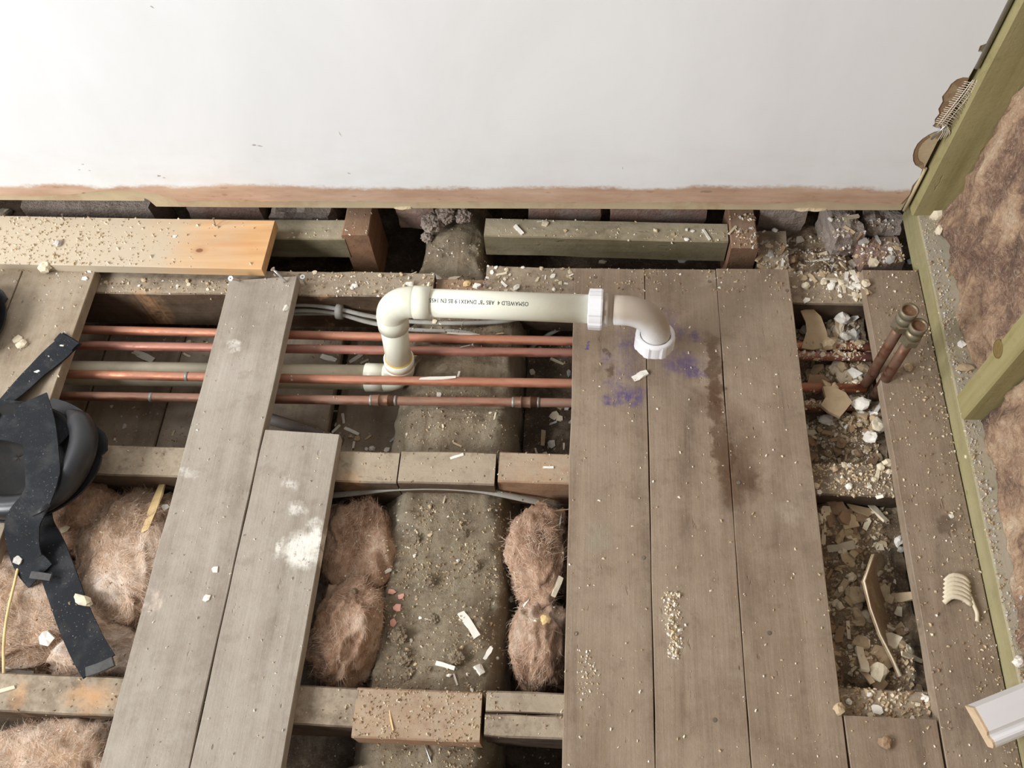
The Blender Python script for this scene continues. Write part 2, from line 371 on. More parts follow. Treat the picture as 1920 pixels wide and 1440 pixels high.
M['skim'] = b.done(col, .72, b.bump(b.math('ADD', b.noise(b.scale(v, (60, 60, 25)), 1.0, 5, .6), b.math('MULTIPLY', paint, .4)), .12, .0015))
M['board_paper'] = plain('plasterboard_paper', srgb(196, 178, 146), .9, .08, 20, .15, .001, col2=srgb(176, 146, 116), amt=.6)
M['plaster_brk'] = plain('broken_backing_plaster', srgb(150, 122, 94), .95, .15, 60, .6, .002, col2=srgb(176, 160, 128), amt=.7)
M['bead'] = plain('galvanised_bead', srgb(150, 142, 128), .5, .1, 80, .1, .0005, .3)
M['tape'] = plain('scrim_tape', srgb(220, 206, 188), .9, .05, 50, .1)
M['white_gloss'] = plain('white_gloss_paint', srgb(236, 235, 236), .3, .015, 12, .03, .0005, spec=.5)
M['raw_end'] = plain('sawn_softwood_end', srgb(206, 180, 148), .85, .12, 90, .3)
M['brick'] = plain('dusty_brick', srgb(146, 118, 106), .95, .15, 45, .7, .003, col2=srgb(160, 148, 140), amt=.6)
M['mortar'] = plain('grey_mortar', srgb(160, 146, 136), .97, .2, 50, .9, .004, col2=srgb(130, 114, 101), amt=.6)
M['void'] = plain('dark_cavity_masonry', srgb(78, 66, 58), .97, .2, 14, .8, .004)

# debris colours
DEB = {
    'white': plain('white_chip', srgb(232, 226, 214), .8, .05, 60, .2, .0006),
    'cream': plain('cream_plaster_chip', srgb(216, 202, 176), .9, .1, 60, .4, .001),
    'tan': plain('tan_plaster_chip', srgb(188, 166, 134), .92, .12, 60, .4, .001),
    'grey': plain('grey_plaster_chip', srgb(188, 182, 174), .92, .12, 60, .4, .001),
    'brown': plain('brown_plaster_chip', srgb(150, 124, 98), .95, .15, 60, .4, .001),
    'pink': plain('pink_plaster_chip', srgb(214, 158, 140), .9, .1, 60, .4, .001),
    'wood': plain('wood_splinter', srgb(214, 184, 132), .8, .12, 60, .3, .0006),
    'dirt': plain('dirt_crumb', srgb(112, 96, 76), .97, .2, 60, .4, .001),
}

# ------------------------------------------------------------------ mesh helpers
SOLIDS = []
def mesh_obj(name, verts, faces, mat, parent=None, smooth=False, solid=True, mats=None, fmat=None):
    me = bpy.data.meshes.new(name)
    me.from_pydata([tuple(v) for v in verts], [], faces)
    bm = bmesh.new(); bm.from_mesh(me)
    bmesh.ops.recalc_face_normals(bm, faces=bm.faces); bm.to_mesh(me); bm.free()
    if mats:
        for m_ in mats: me.materials.append(m_)
        if fmat: me.polygons.foreach_set('material_index', fmat)
    else: me.materials.append(mat)
    if smooth: me.polygons.foreach_set('use_smooth', [True] * len(me.polygons))
    me.update()
    o = bpy.data.objects.new(name, me); COL.objects.link(o)
    if parent is not None: o.parent = parent
    if solid: SOLIDS.append(o)
    return o
def empty(name, loc=(0, 0, 0)):
    o = bpy.data.objects.new(name, None); COL.objects.link(o); o.location = loc
    o.empty_display_size = .02
    return o
def tag(o, label=None, cat=None, group=None, kind=None):
    if label: o['label'] = label
    if cat: o['category'] = cat
    if group: o['group'] = group
    if kind: o['kind'] = kind
    return o
def origin_to(o, p):
    """move the object's origin to p, leaving the geometry where it stands"""
    p = Vector(p); o.data.transform(Matrix.Translation(-p)); o.location = p
    return o
def keep(o, par):
    """parent o (built in place) to an empty that stands elsewhere"""
    o.parent = par; o.matrix_parent_inverse = Matrix.Translation(-par.location)
    return o
def fbm(p, s=1.0, o=4):
    return noise.fractal(Vector(p) * s, 1.0, 2.0, o)

def timber(name, A, B, w, h, mat, parent=None, rough=.0012, segs=None, cham=.0022, seed=0.0, up=(0, 0, 1), nw=5, nh=3, skew=(0, 0), split=None):
    """a piece of timber; A and B are the centres of its top face's ends"""
    A = Vector(A); B = Vector(B); d = (B - A); L = d.length; d.normalize()
    up = Vector(up); s = d.cross(up).normalized(); u = s.cross(d).normalized()
    segs = segs or max(4, int(L / .035))
    prof = []
    for i in range(nw): prof.append((-w / 2 + cham + (w - 2 * cham) * i / (nw - 1), 0))
    for i in range(nh): prof.append((w / 2, -cham - (h - 2 * cham) * i / (nh - 1)))
    for i in range(nw): prof.append((w / 2 - cham - (w - 2 * cham) * i / (nw - 1), -h))
    for i in range(nh): prof.append((-w / 2, -h + cham + (h - 2 * cham) * i / (nh - 1)))
    n = len(prof); V = []; Fc = []
    for k in range(segs + 1):
        t = k / segs
        for (a, c) in prof:
            sk = 0.0
            if k == 0: sk = skew[0] * a / w
            if k == segs: sk = skew[1] * a / w
            p = A + d * (L * t + sk) + s * a + u * c
            q = p * 9 + Vector((seed, seed * 1.7, 0)); q2 = p * 60 + Vector((seed, 0, seed))
            dz = noise.noise(q) * rough * 1.2 + noise.noise(q2) * rough * .6
            p = p + s * (dz * (1 if abs(a) > w * .45 else .2)) + u * (noise.noise(q2 + Vector((3, 3, 3))) * rough * .5)
            V.append(p)
    for k in range(segs):
        for j in range(n):
            a = k * n + j; b_ = k * n + (j + 1) % n
            Fc.append((a, b_, b_ + n, a + n))
    Fc.append(tuple(range(n))[::-1]); Fc.append(tuple(range(segs * n, segs * n + n)))
    return mesh_obj(name, V, Fc, mat, parent)

def tube(name, pts, rad, mat, parent=None, seg=20, cap=True, rfun=None, smooth=True, solid=True, flat=None):
    pts = [Vector(p) for p in pts]
    if not isinstance(rad, (list, tuple)): rad = [rad] * len(pts)
    tang = []
    for i in range(len(pts)):
        a = pts[max(0, i - 1)]; c = pts[min(len(pts) - 1, i + 1)]
        t = (c - a)
        if t.length < 1e-9: t = tang[-1] if tang else Vector((0, 0, 1))
        tang.append(t.normalized())
    far = max(pts, key=lambda p: (p - pts[0]).length) - pts[0]
    if far.length > 1e-9 and all((p - pts[0]).cross(far).length < 1e-4 * far.length for p in pts):
        tang = [far.normalized()] * len(pts)      # a straight run keeps one axis
    ref = Vector((0, 0, 1)) if abs(tang[0].z) < .9 else Vector((0, 1, 0))
    nrm = (ref - tang[0] * ref.dot(tang[0])).normalized()
    V = []; Fc = []
    for i, p in enumerate(pts):
        t = tang[i]; nrm = (nrm - t * nrm.dot(t)).normalized(); bn = t.cross(nrm)
        for j in range(seg):
            a = 2 * math.pi * j / seg
            r = rad[i] * (rfun(a) if rfun else 1)
            ca, sa = math.cos(a), math.sin(a)
            if flat: ca *= flat
            V.append(p + nrm * (ca * r) + bn * (sa * r))
    for i in range(len(pts) - 1):
        for j in range(seg):
            a = i * seg + j; b_ = i * seg + (j + 1) % seg
            Fc.append((a, b_, b_ + seg, a + seg))
    if cap:
        Fc.append(tuple(range(seg))); Fc.append(tuple(range((len(pts) - 1) * seg, len(pts) * seg)))
    o = mesh_obj(name, V, Fc, mat, parent, False, solid)
    if smooth:
        o.data.polygons.foreach_set('use_smooth', [len(p.vertices) == 4 for p in o.data.polygons])
        o.data.update()
    return o

def ribbon(name, pts, side, w, th, mat, parent=None, smooth=True):
    """a strap: pts along its middle, side = vector (or list) across it"""
    pts = [Vector(p) for p in pts]; V = []; Fc = []
    for i, p in enumerate(pts):
        s = Vector(side[i] if isinstance(side, list) else side).normalized()
        t = (pts[min(i + 1, len(pts) - 1)] - pts[max(0, i - 1)]).normalized()
        s = (s - t * s.dot(t)).normalized(); n = t.cross(s).normalized()
        for (a, c) in ((-1, 1), (-.33, 1.1), (.33, 1.1), (1, 1), (1, -1), (.33, -.9), (-.33, -.9), (-1, -1)):
            V.append(p + s * (a * w / 2) + n * (c * th / 2))
    for i in range(len(pts) - 1):
        for j in range(8):
            a = i * 8 + j; b_ = i * 8 + (j + 1) % 8
            Fc.append((a, b_, b_ + 8, a + 8))
    Fc.append(tuple(range(8))); Fc.append(tuple(range(len(pts) * 8 - 8, len(pts) * 8)))
    return mesh_obj(name, V, Fc, mat, parent)

def spline(ctrl, n=40):
    c = [Vector(p) for p in ctrl]; c = [c[0] * 2 - c[1]] + c + [c[-1] * 2 - c[-2]]
    out = []; m_ = len(c) - 3
    for i in range(n + 1):
        t = i / n * m_; k = min(int(t), m_ - 1); t -= k
        p0, p1, p2, p3 = c[k:k + 4]
        out.append(.5 * ((2 * p1) + (p2 - p0) * t + (2 * p0 - 5 * p1 + 4 * p2 - p3) * t * t + (3 * p1 - p0 - 3 * p2 + p3) * t ** 3))
    return out

def slab(name, outline, z0, th, mat, parent=None, plane='XY', solid=True, jit=0.0):
    """extruded polygon; plane XY: outline (x, y), z0 bottom; plane XZ: outline (x, z), z0 = front y"""
    bm = bmesh.new()
    if plane == 'XY': vs = [bm.verts.new((x, y, z0)) for x, y in outline]; e = Vector((0, 0, th))
    else: vs = [bm.verts.new((x, z0, z)) for x, z in outline]; e = Vector((0, th, 0))
    f = bm.faces.new(vs)
    r = bmesh.ops.extrude_face_region(bm, geom=[f])
    bmesh.ops.translate(bm, vec=e, verts=[g for g in r['geom'] if isinstance(g, bmesh.types.BMVert)])
    bmesh.ops.triangulate(bm, faces=[f_ for f_ in bm.faces if len(f_.verts) > 4])
    bmesh.ops.recalc_face_normals(bm, faces=bm.faces)
    me = bpy.data.meshes.new(name); bm.to_mesh(me); bm.free(); me.materials.append(mat)
    o = bpy.data.objects.new(name, me); COL.objects.link(o)
    if parent is not None: o.parent = parent
    if solid: SOLIDS.append(o)
    return o

def rough_block(name, lo, hi, mat, parent=None, amp=.004, n=6, seed=0.0, rot=0.0, tilt=0.0):
    """a knocked-about brick or stone: a subdivided, rounded box with an uneven surface"""
    bm = bmesh.new(); bmesh.ops.create_cube(bm, size=1.0)
    bmesh.ops.subdivide_edges(bm, edges=bm.edges[:], cuts=n, use_grid_fill=True)
    lo = Vector(lo); hi = Vector(hi); c = (lo + hi) / 2; s = hi - lo
    Rm = Matrix.Rotation(rot, 3, 'Z') @ Matrix.Rotation(tilt, 3, 'X')
    for v_ in bm.verts:
        u = v_.co.copy()
        e = u.normalized() * .78
        u = u.lerp(Vector((e.x, e.y, e.z)), .10)
        p = Vector((u.x * s.x, u.y * s.y, u.z * s.z))
        q = p + c + Vector((seed, seed, seed))
        p += v_.co.normalized() * (fbm(q, 38, 4) * amp)
        v_.co = Rm @ p
    me = bpy.data.meshes.new(name); bm.to_mesh(me); bm.free(); me.materials.append(mat)
    o = bpy.data.objects.new(name, me); COL.objects.link(o); o.location = c
    if parent is not None: o.parent = parent
    SOLIDS.append(o)
    return o

def bed(name, x0, x1, y0, y1, z, amp, mat, res=.012, sc=14.0, seed=0.0, fn=None):
    nx = int((x1 - x0) / res) + 1; ny = int((y1 - y0) / res) + 1
    V = []; Fc = []
    for j in range(ny + 1):
        for i in range(nx + 1):
            x = x0 + (x1 - x0) * i / nx; y = y0 + (y1 - y0) * j / ny
            zz = z + fbm((x + seed, y, seed), sc, 4) * amp + (fn(x, y) if fn else 0)
            V.append((x, y, zz))
    for j in range(ny):
        for i in range(nx):
            a = j * (nx + 1) + i; Fc.append((a, a + 1, a + nx + 2, a + nx + 1))
    return mesh_obj(name, V, Fc, mat, None, True)

# ================================================================== THE SETTING
# ---- void below the joists
o = bed('floor_void', -1.9, 1.2, -.9, 1.3, -.185, .014, M['dirt'], .018)
tag(o, 'dark dirt and dust bed lying deep between the joists', 'dirt', kind='structure')

# ---- back wall: plasterboard with skim coat, painted white, stopping short of the floor
wall = empty('wall_back', (0, 1.0, .03)); tag(wall, 'white painted plastered wall with bare pink plaster along its bottom edge', kind='structure')
WR = .531
pbo = [(-1.7, .046), (-.775, .043), (-.772, .05), (-.766, .045), (-.760, .028), (-.62, .027), (-.3, .0265), (0, .027), (.2, .0265), (.386, .0262), (.39, .031), (.396, .03), (.40, .0262), (WR - .004, .0268),
       (WR, .10), (WR, .9), (WR, 1.9), (-1.7, 1.9)]
keep(slab('plasterboard', pbo, 1.0035, .012, M['board_paper'], plane='XZ'), wall)
sk = []
x = -1.7
while x < WR - .012:
    base = .062 if x < -.72 else .047
    if -1.2 < x < -.74: base = .064 + .006 * math.sin(x * 14)
    sk.append((x, base + fbm((x, 3, 1), 9, 4) * .006 + fbm((x, 9, 1), 90, 3) * .002))
    x += .007
# right-hand edge of the skim with its two broken bites
edge = [(WR - .010, .050), (WR - .004, .07), (WR - .007, .09), (WR - .002, .11), (WR - .004, .127)]
bite1 = [(.522, .131), (.513, .137), (.507, .146), (.5025, .158), (.5005, .170), (.5012, .183), (.505, .193), (.511, .201), (.5175, .207), (.527, .2105)]
mid = [(.524, .2135), (.5165, .2155), (.5105, .219), (.5125, .2235)]
bite2 = [(.5095, .232), (.512, .243), (.5075, .252), (.5085, .266), (.5045, .275), (.5075, .287), (.5085, .298), (.5135, .306), (.5205, .3095), (.528, .309)]
up_ = [(WR - .002, .33), (WR - .0015, .352), (.5235, .353), (.5225, .3625), (WR - .002, .366), (WR - .001, .5), (WR, .9), (WR, 1.9), (-1.7, 1.9)]
sko = sk + edge + bite1 + mid + bite2 + up_
keep(slab('skim_coat', sko, 1.0, .0036, M['skim'], plane='XZ'), wall)
# thin brown under-coat left in the bites
def scaled(pts, c, k): return [((x - c[0]) * k + c[0], (y - c[1]) * k + c[1]) for x, y in pts]
keep(slab('broken_plaster_patch', [(WR - .001, .128)] + scaled(bite1, (.531, .17), .9) + [(WR - .001, .212)], 1.0022, .0016, M['board_paper'], plane='XZ'), wall)
keep(slab('broken_plaster_patch', [(WR - .001, .214)] + bite1[9:] + scaled(bite2, (.531, .265), 1.03) + [(WR - .001, .312)], 1.0018, .002, M['plaster_brk'], plane='XZ'), wall)
keep(slab('broken_plaster_patch', [(WR + .0002, .122)] + scaled(bite1[:8], (.531, .17), 1.04) + scaled(bite1[:8], (.531, .17), .78)[::-1], 1.0015, .002, M['plaster_brk'], plane='XZ'), wall)
# galvanised corner bead up the edge
keep(tube('corner_bead', [(WR + .0015, 1.002, .325), (WR + .0015, 1.002, .9), (WR + .0015, 1.002, 1.8)], .0042, M['bead'], seg=8), wall)
keep(tube('corner_bead', [(WR + .0005, 1.002, .028), (WR + .0005, 1.002, .128)], .0032, M['board_paper'], seg=8), wall)
# ragged torn paper edge along the foot of the board
for k, xx in enumerate((-.33, .352, .375)):
    V = []
    n = 7
    for i in range(n):
        t = i / (n - 1); hgt = .002 + .003 * abs(noise.noise(Vector((xx * 50, t * 5, 1))))
        V.append((xx + t * .03, 1.0025 - .003 * math.sin(t * 3.14), .0275 + noise.noise(Vector((xx * 9, t * 4, 0))) * .002 - hgt * .35))
        V.append((xx + t * .03, 1.0045, .0275 + hgt))
    fc = [(2 * i, 2 * i + 1, 2 * i + 3, 2 * i + 2) for i in range(n - 1)]
    q = mesh_obj('torn_paper_edge', V, fc, M['board_paper'])
    md = q.modifiers.new('thick', 'SOLIDIFY'); md.thickness = .0009
    keep(q, wall)

# scrim tape frayed in the broken corner
tp = empty('scrim_tape', (.535, 1.0, .25)); tag(tp, 'frayed white scrim tape hanging from the broken plaster edge', 'tape')
for i in range(22):
    z = .228 + i * .0036
    x0 = .512 + .012 * (i / 22) + random.uniform(-.002, .002)
    q = tube('tape_strand', [(x0, .9985, z), (x0 + .012, .9935, z + .001), (x0 + .025 + random.uniform(-.004, .004), .990, z - .002 - random.uniform(0, .006))], .0005, M['tape'], seg=4, solid=False)
    keep(q, tp)
for k, xo in enumerate((0, .004, .011)):
    q = tube('tape_strand', spline([(.516 + xo, .9975, .222), (.521 + xo, .9945, .255), (.527 + xo, .9935, .285), (.533 + xo * .5, .9955, .309)], 8), .0007, M['tape'], seg=4, solid=False)
    keep(q, tp)
for k in range(5):
    q = tube('tape_strand', [(.522 + k * .002, .9975, .225 - k * .001), (.526 + k * .0025, .992, .214), (.524 + k * .003, .991, .198 + k * .003)], .0007, M['tape'], seg=4, solid=False)
    keep(q, tp)
q = tube('metal_strip', [(.5165, .996, .196), (.5275, .9945, .228)], .0017, M['steel'], seg=6, solid=False); keep(q, tp)

# masonry behind the cavity
o = mesh_obj('wall_cavity', [(-1.9, 1.2, -.3), (1.2, 1.2, -.3), (1.2, 1.2, 1.9), (-1.9, 1.2, 1.9)], [(0, 1, 2, 3)], M['void']); tag(o, kind='structure')

# ---- right-hand stud wall
wr = empty('wall_right', (.60, .5, 0)); tag(wr, 'open stud partition of green treated timber filled with brown insulation', kind='structure')
PX0 = .5475; PT = .0365
keep(timber('sole_plate', (PX0 + .0475, -.6, PT), (PX0 + .0475, 1.03, PT), .095, .058, M['treated_y'], segs=40, rough=.0006), wr)
keep(timber('stud', (PX0 - .009, 1.0065, PT - .001), (PX0 - .009, 1.0065, 1.8), .044, .09, M['treated_z'], up=(-1, 0, 0), segs=30, rough=.0005), wr)
keep(timber('stud', (PX0 + .0005, .6275, PT - .001), (PX0 + .0005, .6275, 1.8), .041, .09, M['treated_z'], up=(-1, 0, 0), segs=30, rough=.0005), wr)
keep(timber('stud', (PX0 + .0005, .05, PT - .001), (PX0 + .0005, .05, 1.8), .041, .09, M['treated_z'], up=(-1, 0, 0), segs=20, rough=.0005), wr)
keep(slab('partition_lining', [(.645, -.6), (.66, -.6), (.66, 1.2), (.645, 1.2)], -.02, 1.85, M['board_paper']), wr)
# knot on the near stud
kz = (PX0 - .0004, .6405, .176)
q = tube('knot', [(kz[0] + .002, kz[1], kz[2]), (kz[0] - .0004, kz[1], kz[2]), (kz[0] - .0008, kz[1], kz[2])], [.013, .013, .010], plain('timber_knot', srgb(118, 98, 58), .8, .2, 150, .2), seg=18, flat=.95)
keep(q, wr)

# ---- floor
floor = empty('floor', (0, .5, 0)); tag(floor, 'old worn floorboards nailed across the joists, partly lifted', kind='structure')
TH = .021
def fboard(x0, x1, y0, y1, mat, seed, par=floor, x0b=None, x1b=None, name='floorboard', sk=(0, 0), z=0.0):
    xa = (x0 + x1) / 2; xb = ((x0b if x0b is not None else x0) + (x1b if x1b is not None else x1)) / 2
    o_ = timber(name, (xb, y0, z), (xa, y1, z), x1 - x0, TH, mat, seed=seed, rough=.0010, nw=7, skew=sk, cham=.0009)
    if par is not None: keep(o_, par)
    return o_
fboard(-.0140, .1022, -.55, .896, M['board_brown'], 1.0)
fboard(.1034, .2200, -.55, .897, M['board_brown'], 2.0)
fboard(.2210, .3385, -.55, .899, M['board_brown'], 3.0)
fboard(.4570, .5460, -.55, .899, M['board_brown'], 4.0)
fboard(.3410, .4545, -.55, .200, M['board_brown'], 5.0)
fboard(-1.104, -.9845, .36, .889, M['board_left'], 6.0)
fboard(-.982, -.850, .36, .886, M['board_left'], 7.0)

# loose boards
o = fboard(-.605, -.4875, -.45, .869, M['board_grey'], 8.0, None, -.6125, -.495, 'loose_floorboard', sk=(0, .012))
tag(origin_to(o, (-.55, .2, -.021)), 'long grey loose floorboard with screws standing in its far end', 'floorboard', 'loose floorboards laid across the joists')
o = fboard(-.4868, -.368, -.45, .579, M['board_grey'], 9.0, None, -.4943, -.3755, 'loose_floorboard', sk=(0, -.004))
tag(origin_to(o, (-.43, .1, -.021)), 'shorter grey loose floorboard splashed with white paint at its right edge', 'floorboard', 'loose floorboards laid across the joists')
o = timber('pine_plank', (-1.75, .942, .0225), (-.5445, .9305, .0165), .107, TH, M['pine'], rough=.0005, nw=7, seed=11, cham=.0015, skew=(0, -.002))
tag(origin_to(o, (-1.0, .93, 0)), 'new pale pine plank dusted with plaster lying along the wall', 'plank')

# ---- joists (each sawn length a piece of its own)
ZJ = -TH - .0006
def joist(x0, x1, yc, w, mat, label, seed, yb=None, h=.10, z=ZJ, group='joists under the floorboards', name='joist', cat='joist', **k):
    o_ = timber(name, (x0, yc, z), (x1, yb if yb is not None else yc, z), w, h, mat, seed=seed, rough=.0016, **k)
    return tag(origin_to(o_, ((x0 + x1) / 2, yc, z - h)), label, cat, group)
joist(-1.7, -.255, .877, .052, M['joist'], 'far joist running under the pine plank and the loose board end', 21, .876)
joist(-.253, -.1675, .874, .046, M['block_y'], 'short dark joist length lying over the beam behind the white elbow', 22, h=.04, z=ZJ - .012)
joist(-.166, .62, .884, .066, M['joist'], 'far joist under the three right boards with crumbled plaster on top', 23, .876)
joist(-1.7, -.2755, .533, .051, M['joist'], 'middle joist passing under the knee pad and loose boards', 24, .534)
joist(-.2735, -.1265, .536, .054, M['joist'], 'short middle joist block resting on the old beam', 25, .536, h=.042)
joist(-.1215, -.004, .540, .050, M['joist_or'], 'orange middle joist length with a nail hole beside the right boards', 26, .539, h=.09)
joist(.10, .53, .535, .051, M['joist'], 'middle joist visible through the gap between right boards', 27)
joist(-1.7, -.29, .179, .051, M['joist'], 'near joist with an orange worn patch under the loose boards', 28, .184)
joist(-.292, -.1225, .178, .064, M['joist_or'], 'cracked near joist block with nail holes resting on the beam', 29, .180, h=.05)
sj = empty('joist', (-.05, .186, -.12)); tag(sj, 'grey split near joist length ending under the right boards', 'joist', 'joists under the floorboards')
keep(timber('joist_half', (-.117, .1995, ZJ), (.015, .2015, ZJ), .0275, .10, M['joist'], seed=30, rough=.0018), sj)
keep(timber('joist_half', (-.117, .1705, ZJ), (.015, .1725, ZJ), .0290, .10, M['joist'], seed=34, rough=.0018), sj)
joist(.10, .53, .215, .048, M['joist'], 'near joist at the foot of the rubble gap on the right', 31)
# treated packers and blocks along the wall
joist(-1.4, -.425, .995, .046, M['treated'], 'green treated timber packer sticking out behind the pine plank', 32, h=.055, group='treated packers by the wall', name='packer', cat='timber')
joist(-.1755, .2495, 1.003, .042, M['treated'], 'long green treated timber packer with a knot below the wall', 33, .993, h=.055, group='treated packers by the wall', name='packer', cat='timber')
def block(x0, x1, y0, y1, z, h, mat, label, seed, tilt=0):
    o_ = timber('timber_block', ((x0 + x1) / 2, y0, z - tilt), ((x0 + x1) / 2, y1, z), x1 - x0, h, mat, seed=seed, rough=.0015)
    return tag(origin_to(o_, ((x0 + x1) / 2, (y0 + y1) / 2, z - h)), label, 'block', 'timber blocks by the wall')
block(-.428, -.380, .974, 1.06, -.012, .14, M['block_y'], 'reddish sawn timber block standing against the green packer', 41)
block(.2515, .297, .955, 1.06, -.016, .11, M['block_y'], 'timber block at the end of the long green packer', 42)
block(.302, .358, .915, 1.02, -.05, .1, M['joist'], 'sunken old timber block beside the wall rubble', 43)

# ---- the old beam
def beam():
    ny = 300; y0, y1 = -.55, 1.1
    V = []; Fc = []
    prof = [(-1, -1.0), (-1.0, -.55), (-.98, -.36), (-.90, -.24), (-.80, -.13), (-.70, -.045), (-.62, -.01), (-.5, 0), (-.4, .005), (-.3, .01), (-.2, .015), (-.1, .014), (0, .013), (.1, .012), (.2, .005), (.3, .0), (.4, -.01), (.5, -.02), (.57, -.035), (.64, -.06), (.74, -.16), (.80, -.32), (.83, -.55), (.84, -1.0)]
    n = len(prof)
    for j in range(ny + 1):
        y = y0 + (y1 - y0) * j / ny
        zt = -.064
        if y > .56: zt = -.072
        if y > .93: zt = -.058
        w = .118
        cx = -.195
        if y > .9: w = .118 - .05 * min(1, (y - .9) / .05); cx = -.232 + .0
        if y < .12: w = .15; cx = -.18
        for (a, c) in prof:
            q = Vector((a * 3, y * 10, c * 3))
            p = Vector((cx + a * w + noise.noise(q * .6) * .007, y, zt + c * .15))
            p.z += fbm((p.x, p.y, c), 20, 4) * .008 + fbm((p.x, p.y, 5), 75, 3) * .0042 + max(0, noise.noise(Vector((p.x * 48, p.y * 48, 2))) - .25) * .012 * (c > -.15)
            p.x += fbm((a, y * 3, c), 12, 3) * .004
            V.append(p)
    for j in range(ny):
        for i in range(n - 1):
            a = j * n + i; Fc.append((a, a + 1, a + n + 1, a + n))
        Fc.append((j * n + n - 1, j * n, j * n + n, j * n + n + n - 1))
    Fc.append(tuple(range(n))); Fc.append(tuple(range(ny * n, ny * n + n)))
    return mesh_obj('old_beam', V, Fc, M['beam'], None, True)
o = beam(); tag(origin_to(o, (-.2, .3, -.2)), 'rounded rough-hewn old beam caked in dirt under the joists', 'beam')

# ---- deck boards of the ceiling below
sub = empty('ceiling_below', (-.7, .7, -.16)); tag(sub, 'boarded ceiling deck seen between the joists', kind='structure')
for k, (a, c, z) in enumerate(((-1.30, -1.034, -.152), (-1.031, -.886, -.150), (-.883, -.7385, -.150), (-.7365, -.592, -.151), (-.5885, -.4365, -.149), (-.4295, -.315, -.166))):
    keep(timber('deck_board', ((a + c) / 2, .56, z), ((a + c) / 2, .85, z), c - a, .018, M['deck'], seed=50 + k, rough=.001), sub)

# ---- bricks and mortar in the wall cavity
def brick(x0, x1, y0, y1, z0, z1, label, mat='brick', seed=0, rot=0, tilt=0, name='brick', cat='brick', amp=.004):
    o_ = rough_block(name, (x0, y0, z0), (x1, y1, z1), M[mat], amp=amp, seed=seed, rot=rot, tilt=tilt)
    return tag(o_, label, cat, 'masonry in the wall cavity')
brick(-1.05, -.80, 1.035, 1.10, -.12, -.012, 'long grey stone in the cavity behind the pine plank', 'mortar', 1, amp=.003)
brick(-.74, -.60, 1.05, 1.14, -.12, -.03, 'dusty brick in the dark cavity at the break in the plasterboard', 'brick', 2)
brick(-.58, -.465, 1.03, 1.12, -.12, -.032, 'rounded grey mortar lump behind the green packer end', 'mortar', 3, amp=.012)
brick(-.345, -.275, 1.055, 1.13, -.09, -.012, 'reddish brick left of the beam end', 'brick', 4)
brick(-.10, .03, 1.06, 1.14, -.1, -.028, 'dark brick behind the long green packer', 'brick', 5)
brick(.05, .22, 1.06, 1.14, -.1, -.02, 'dusty brick behind the right half of the long packer', 'brick', 6)
brick(.31, .39, 1.04, 1.12, -.1, -.012, 'weathered stone behind the sunken timber block', 'mortar', 7)
brick(.475, .545, .945, 1.0, -.10, -.042, 'pinkish broken brick in the far right corner', 'brick', 8, rot=.1)
brick(.425, .475, .985, 1.06, -.09, -.020, 'pale grey mortar block standing under the wall edge', 'mortar', 9, rot=.2, amp=.008)
brick(.49, .55, 1.01, 1.08, -.09, -.03, 'lilac grey rubble lump in the corner by the sole plate', 'mortar', 10, amp=.01)
def lump(px, py, z, r, label, seed, mat='mortar', sq=.7, name='mortar_lump', cat='rubble', amp=.35, grp='mortar lumps on the beam end'):
    c = P(px, py, z); bm = bmesh.new(); bmesh.ops.create_icosphere(bm, subdivisions=4, radius=r)
    for v_ in bm.verts:
        n_ = v_.co.normalized(); v_.co += n_ * r * (fbm(n_ * 1.6 + Vector((seed, 0, 0)), 1.3, 4) * amp + fbm(n_ * 6 + Vector((seed, 0, 0)), 1.0, 3) * .12)
        v_.co.z *= sq
    me = bpy.data.meshes.new(name); bm.to_mesh(me); bm.free(); me.materials.append(M[mat])
    o_ = bpy.data.objects.new(name, me); COL.objects.link(o_); o_.location = c; SOLIDS.append(o_)
    return tag(o_, label, cat, grp)
lump(810, 418, -.035, .019, 'crumbly grey mortar lump on the left corner of the beam end', 1)
lump(835, 402, -.03, .018, 'crumbly mortar lump at the back of the beam end', 2)
lump(868, 404, -.035, .015, 'small mortar lump at the right back of the beam end', 3)
lump(800, 445, -.055, .010, 'small mortar crumb hanging at the left of the beam end', 4)

for k, (px, py, r, wd) in enumerate(((748, 1192, .012, 'large dirt clod on the left of the beam above the joist block'), (757, 1235, .010, 'dirt clod on the lower left of the beam'), (800, 1262, .009, 'dirt clod on the beam just above the near joist'),
        (855, 1232, .010, 'dirt clod on the beam beside the white strips'), (805, 1090, .008, 'dirt clod in the middle of the beam'), (765, 1262, .008, 'small dirt clod at the lower left edge of the beam'), (812, 1160, .007, 'small dirt clod left of the longest white strip'),
        (890, 1060, .007, 'small dirt clod on the right half of the beam'), (870, 1000, .006, 'small dirt clod on the upper right of the beam'), (780, 1010, .006, 'small dirt clod on the upper left of the beam'))):
    lump(px, py, -.060, r, wd, 20 + k, 'beam', .55, 'dirt_clod', 'dirt', .45, 'dirt clods on the beam')

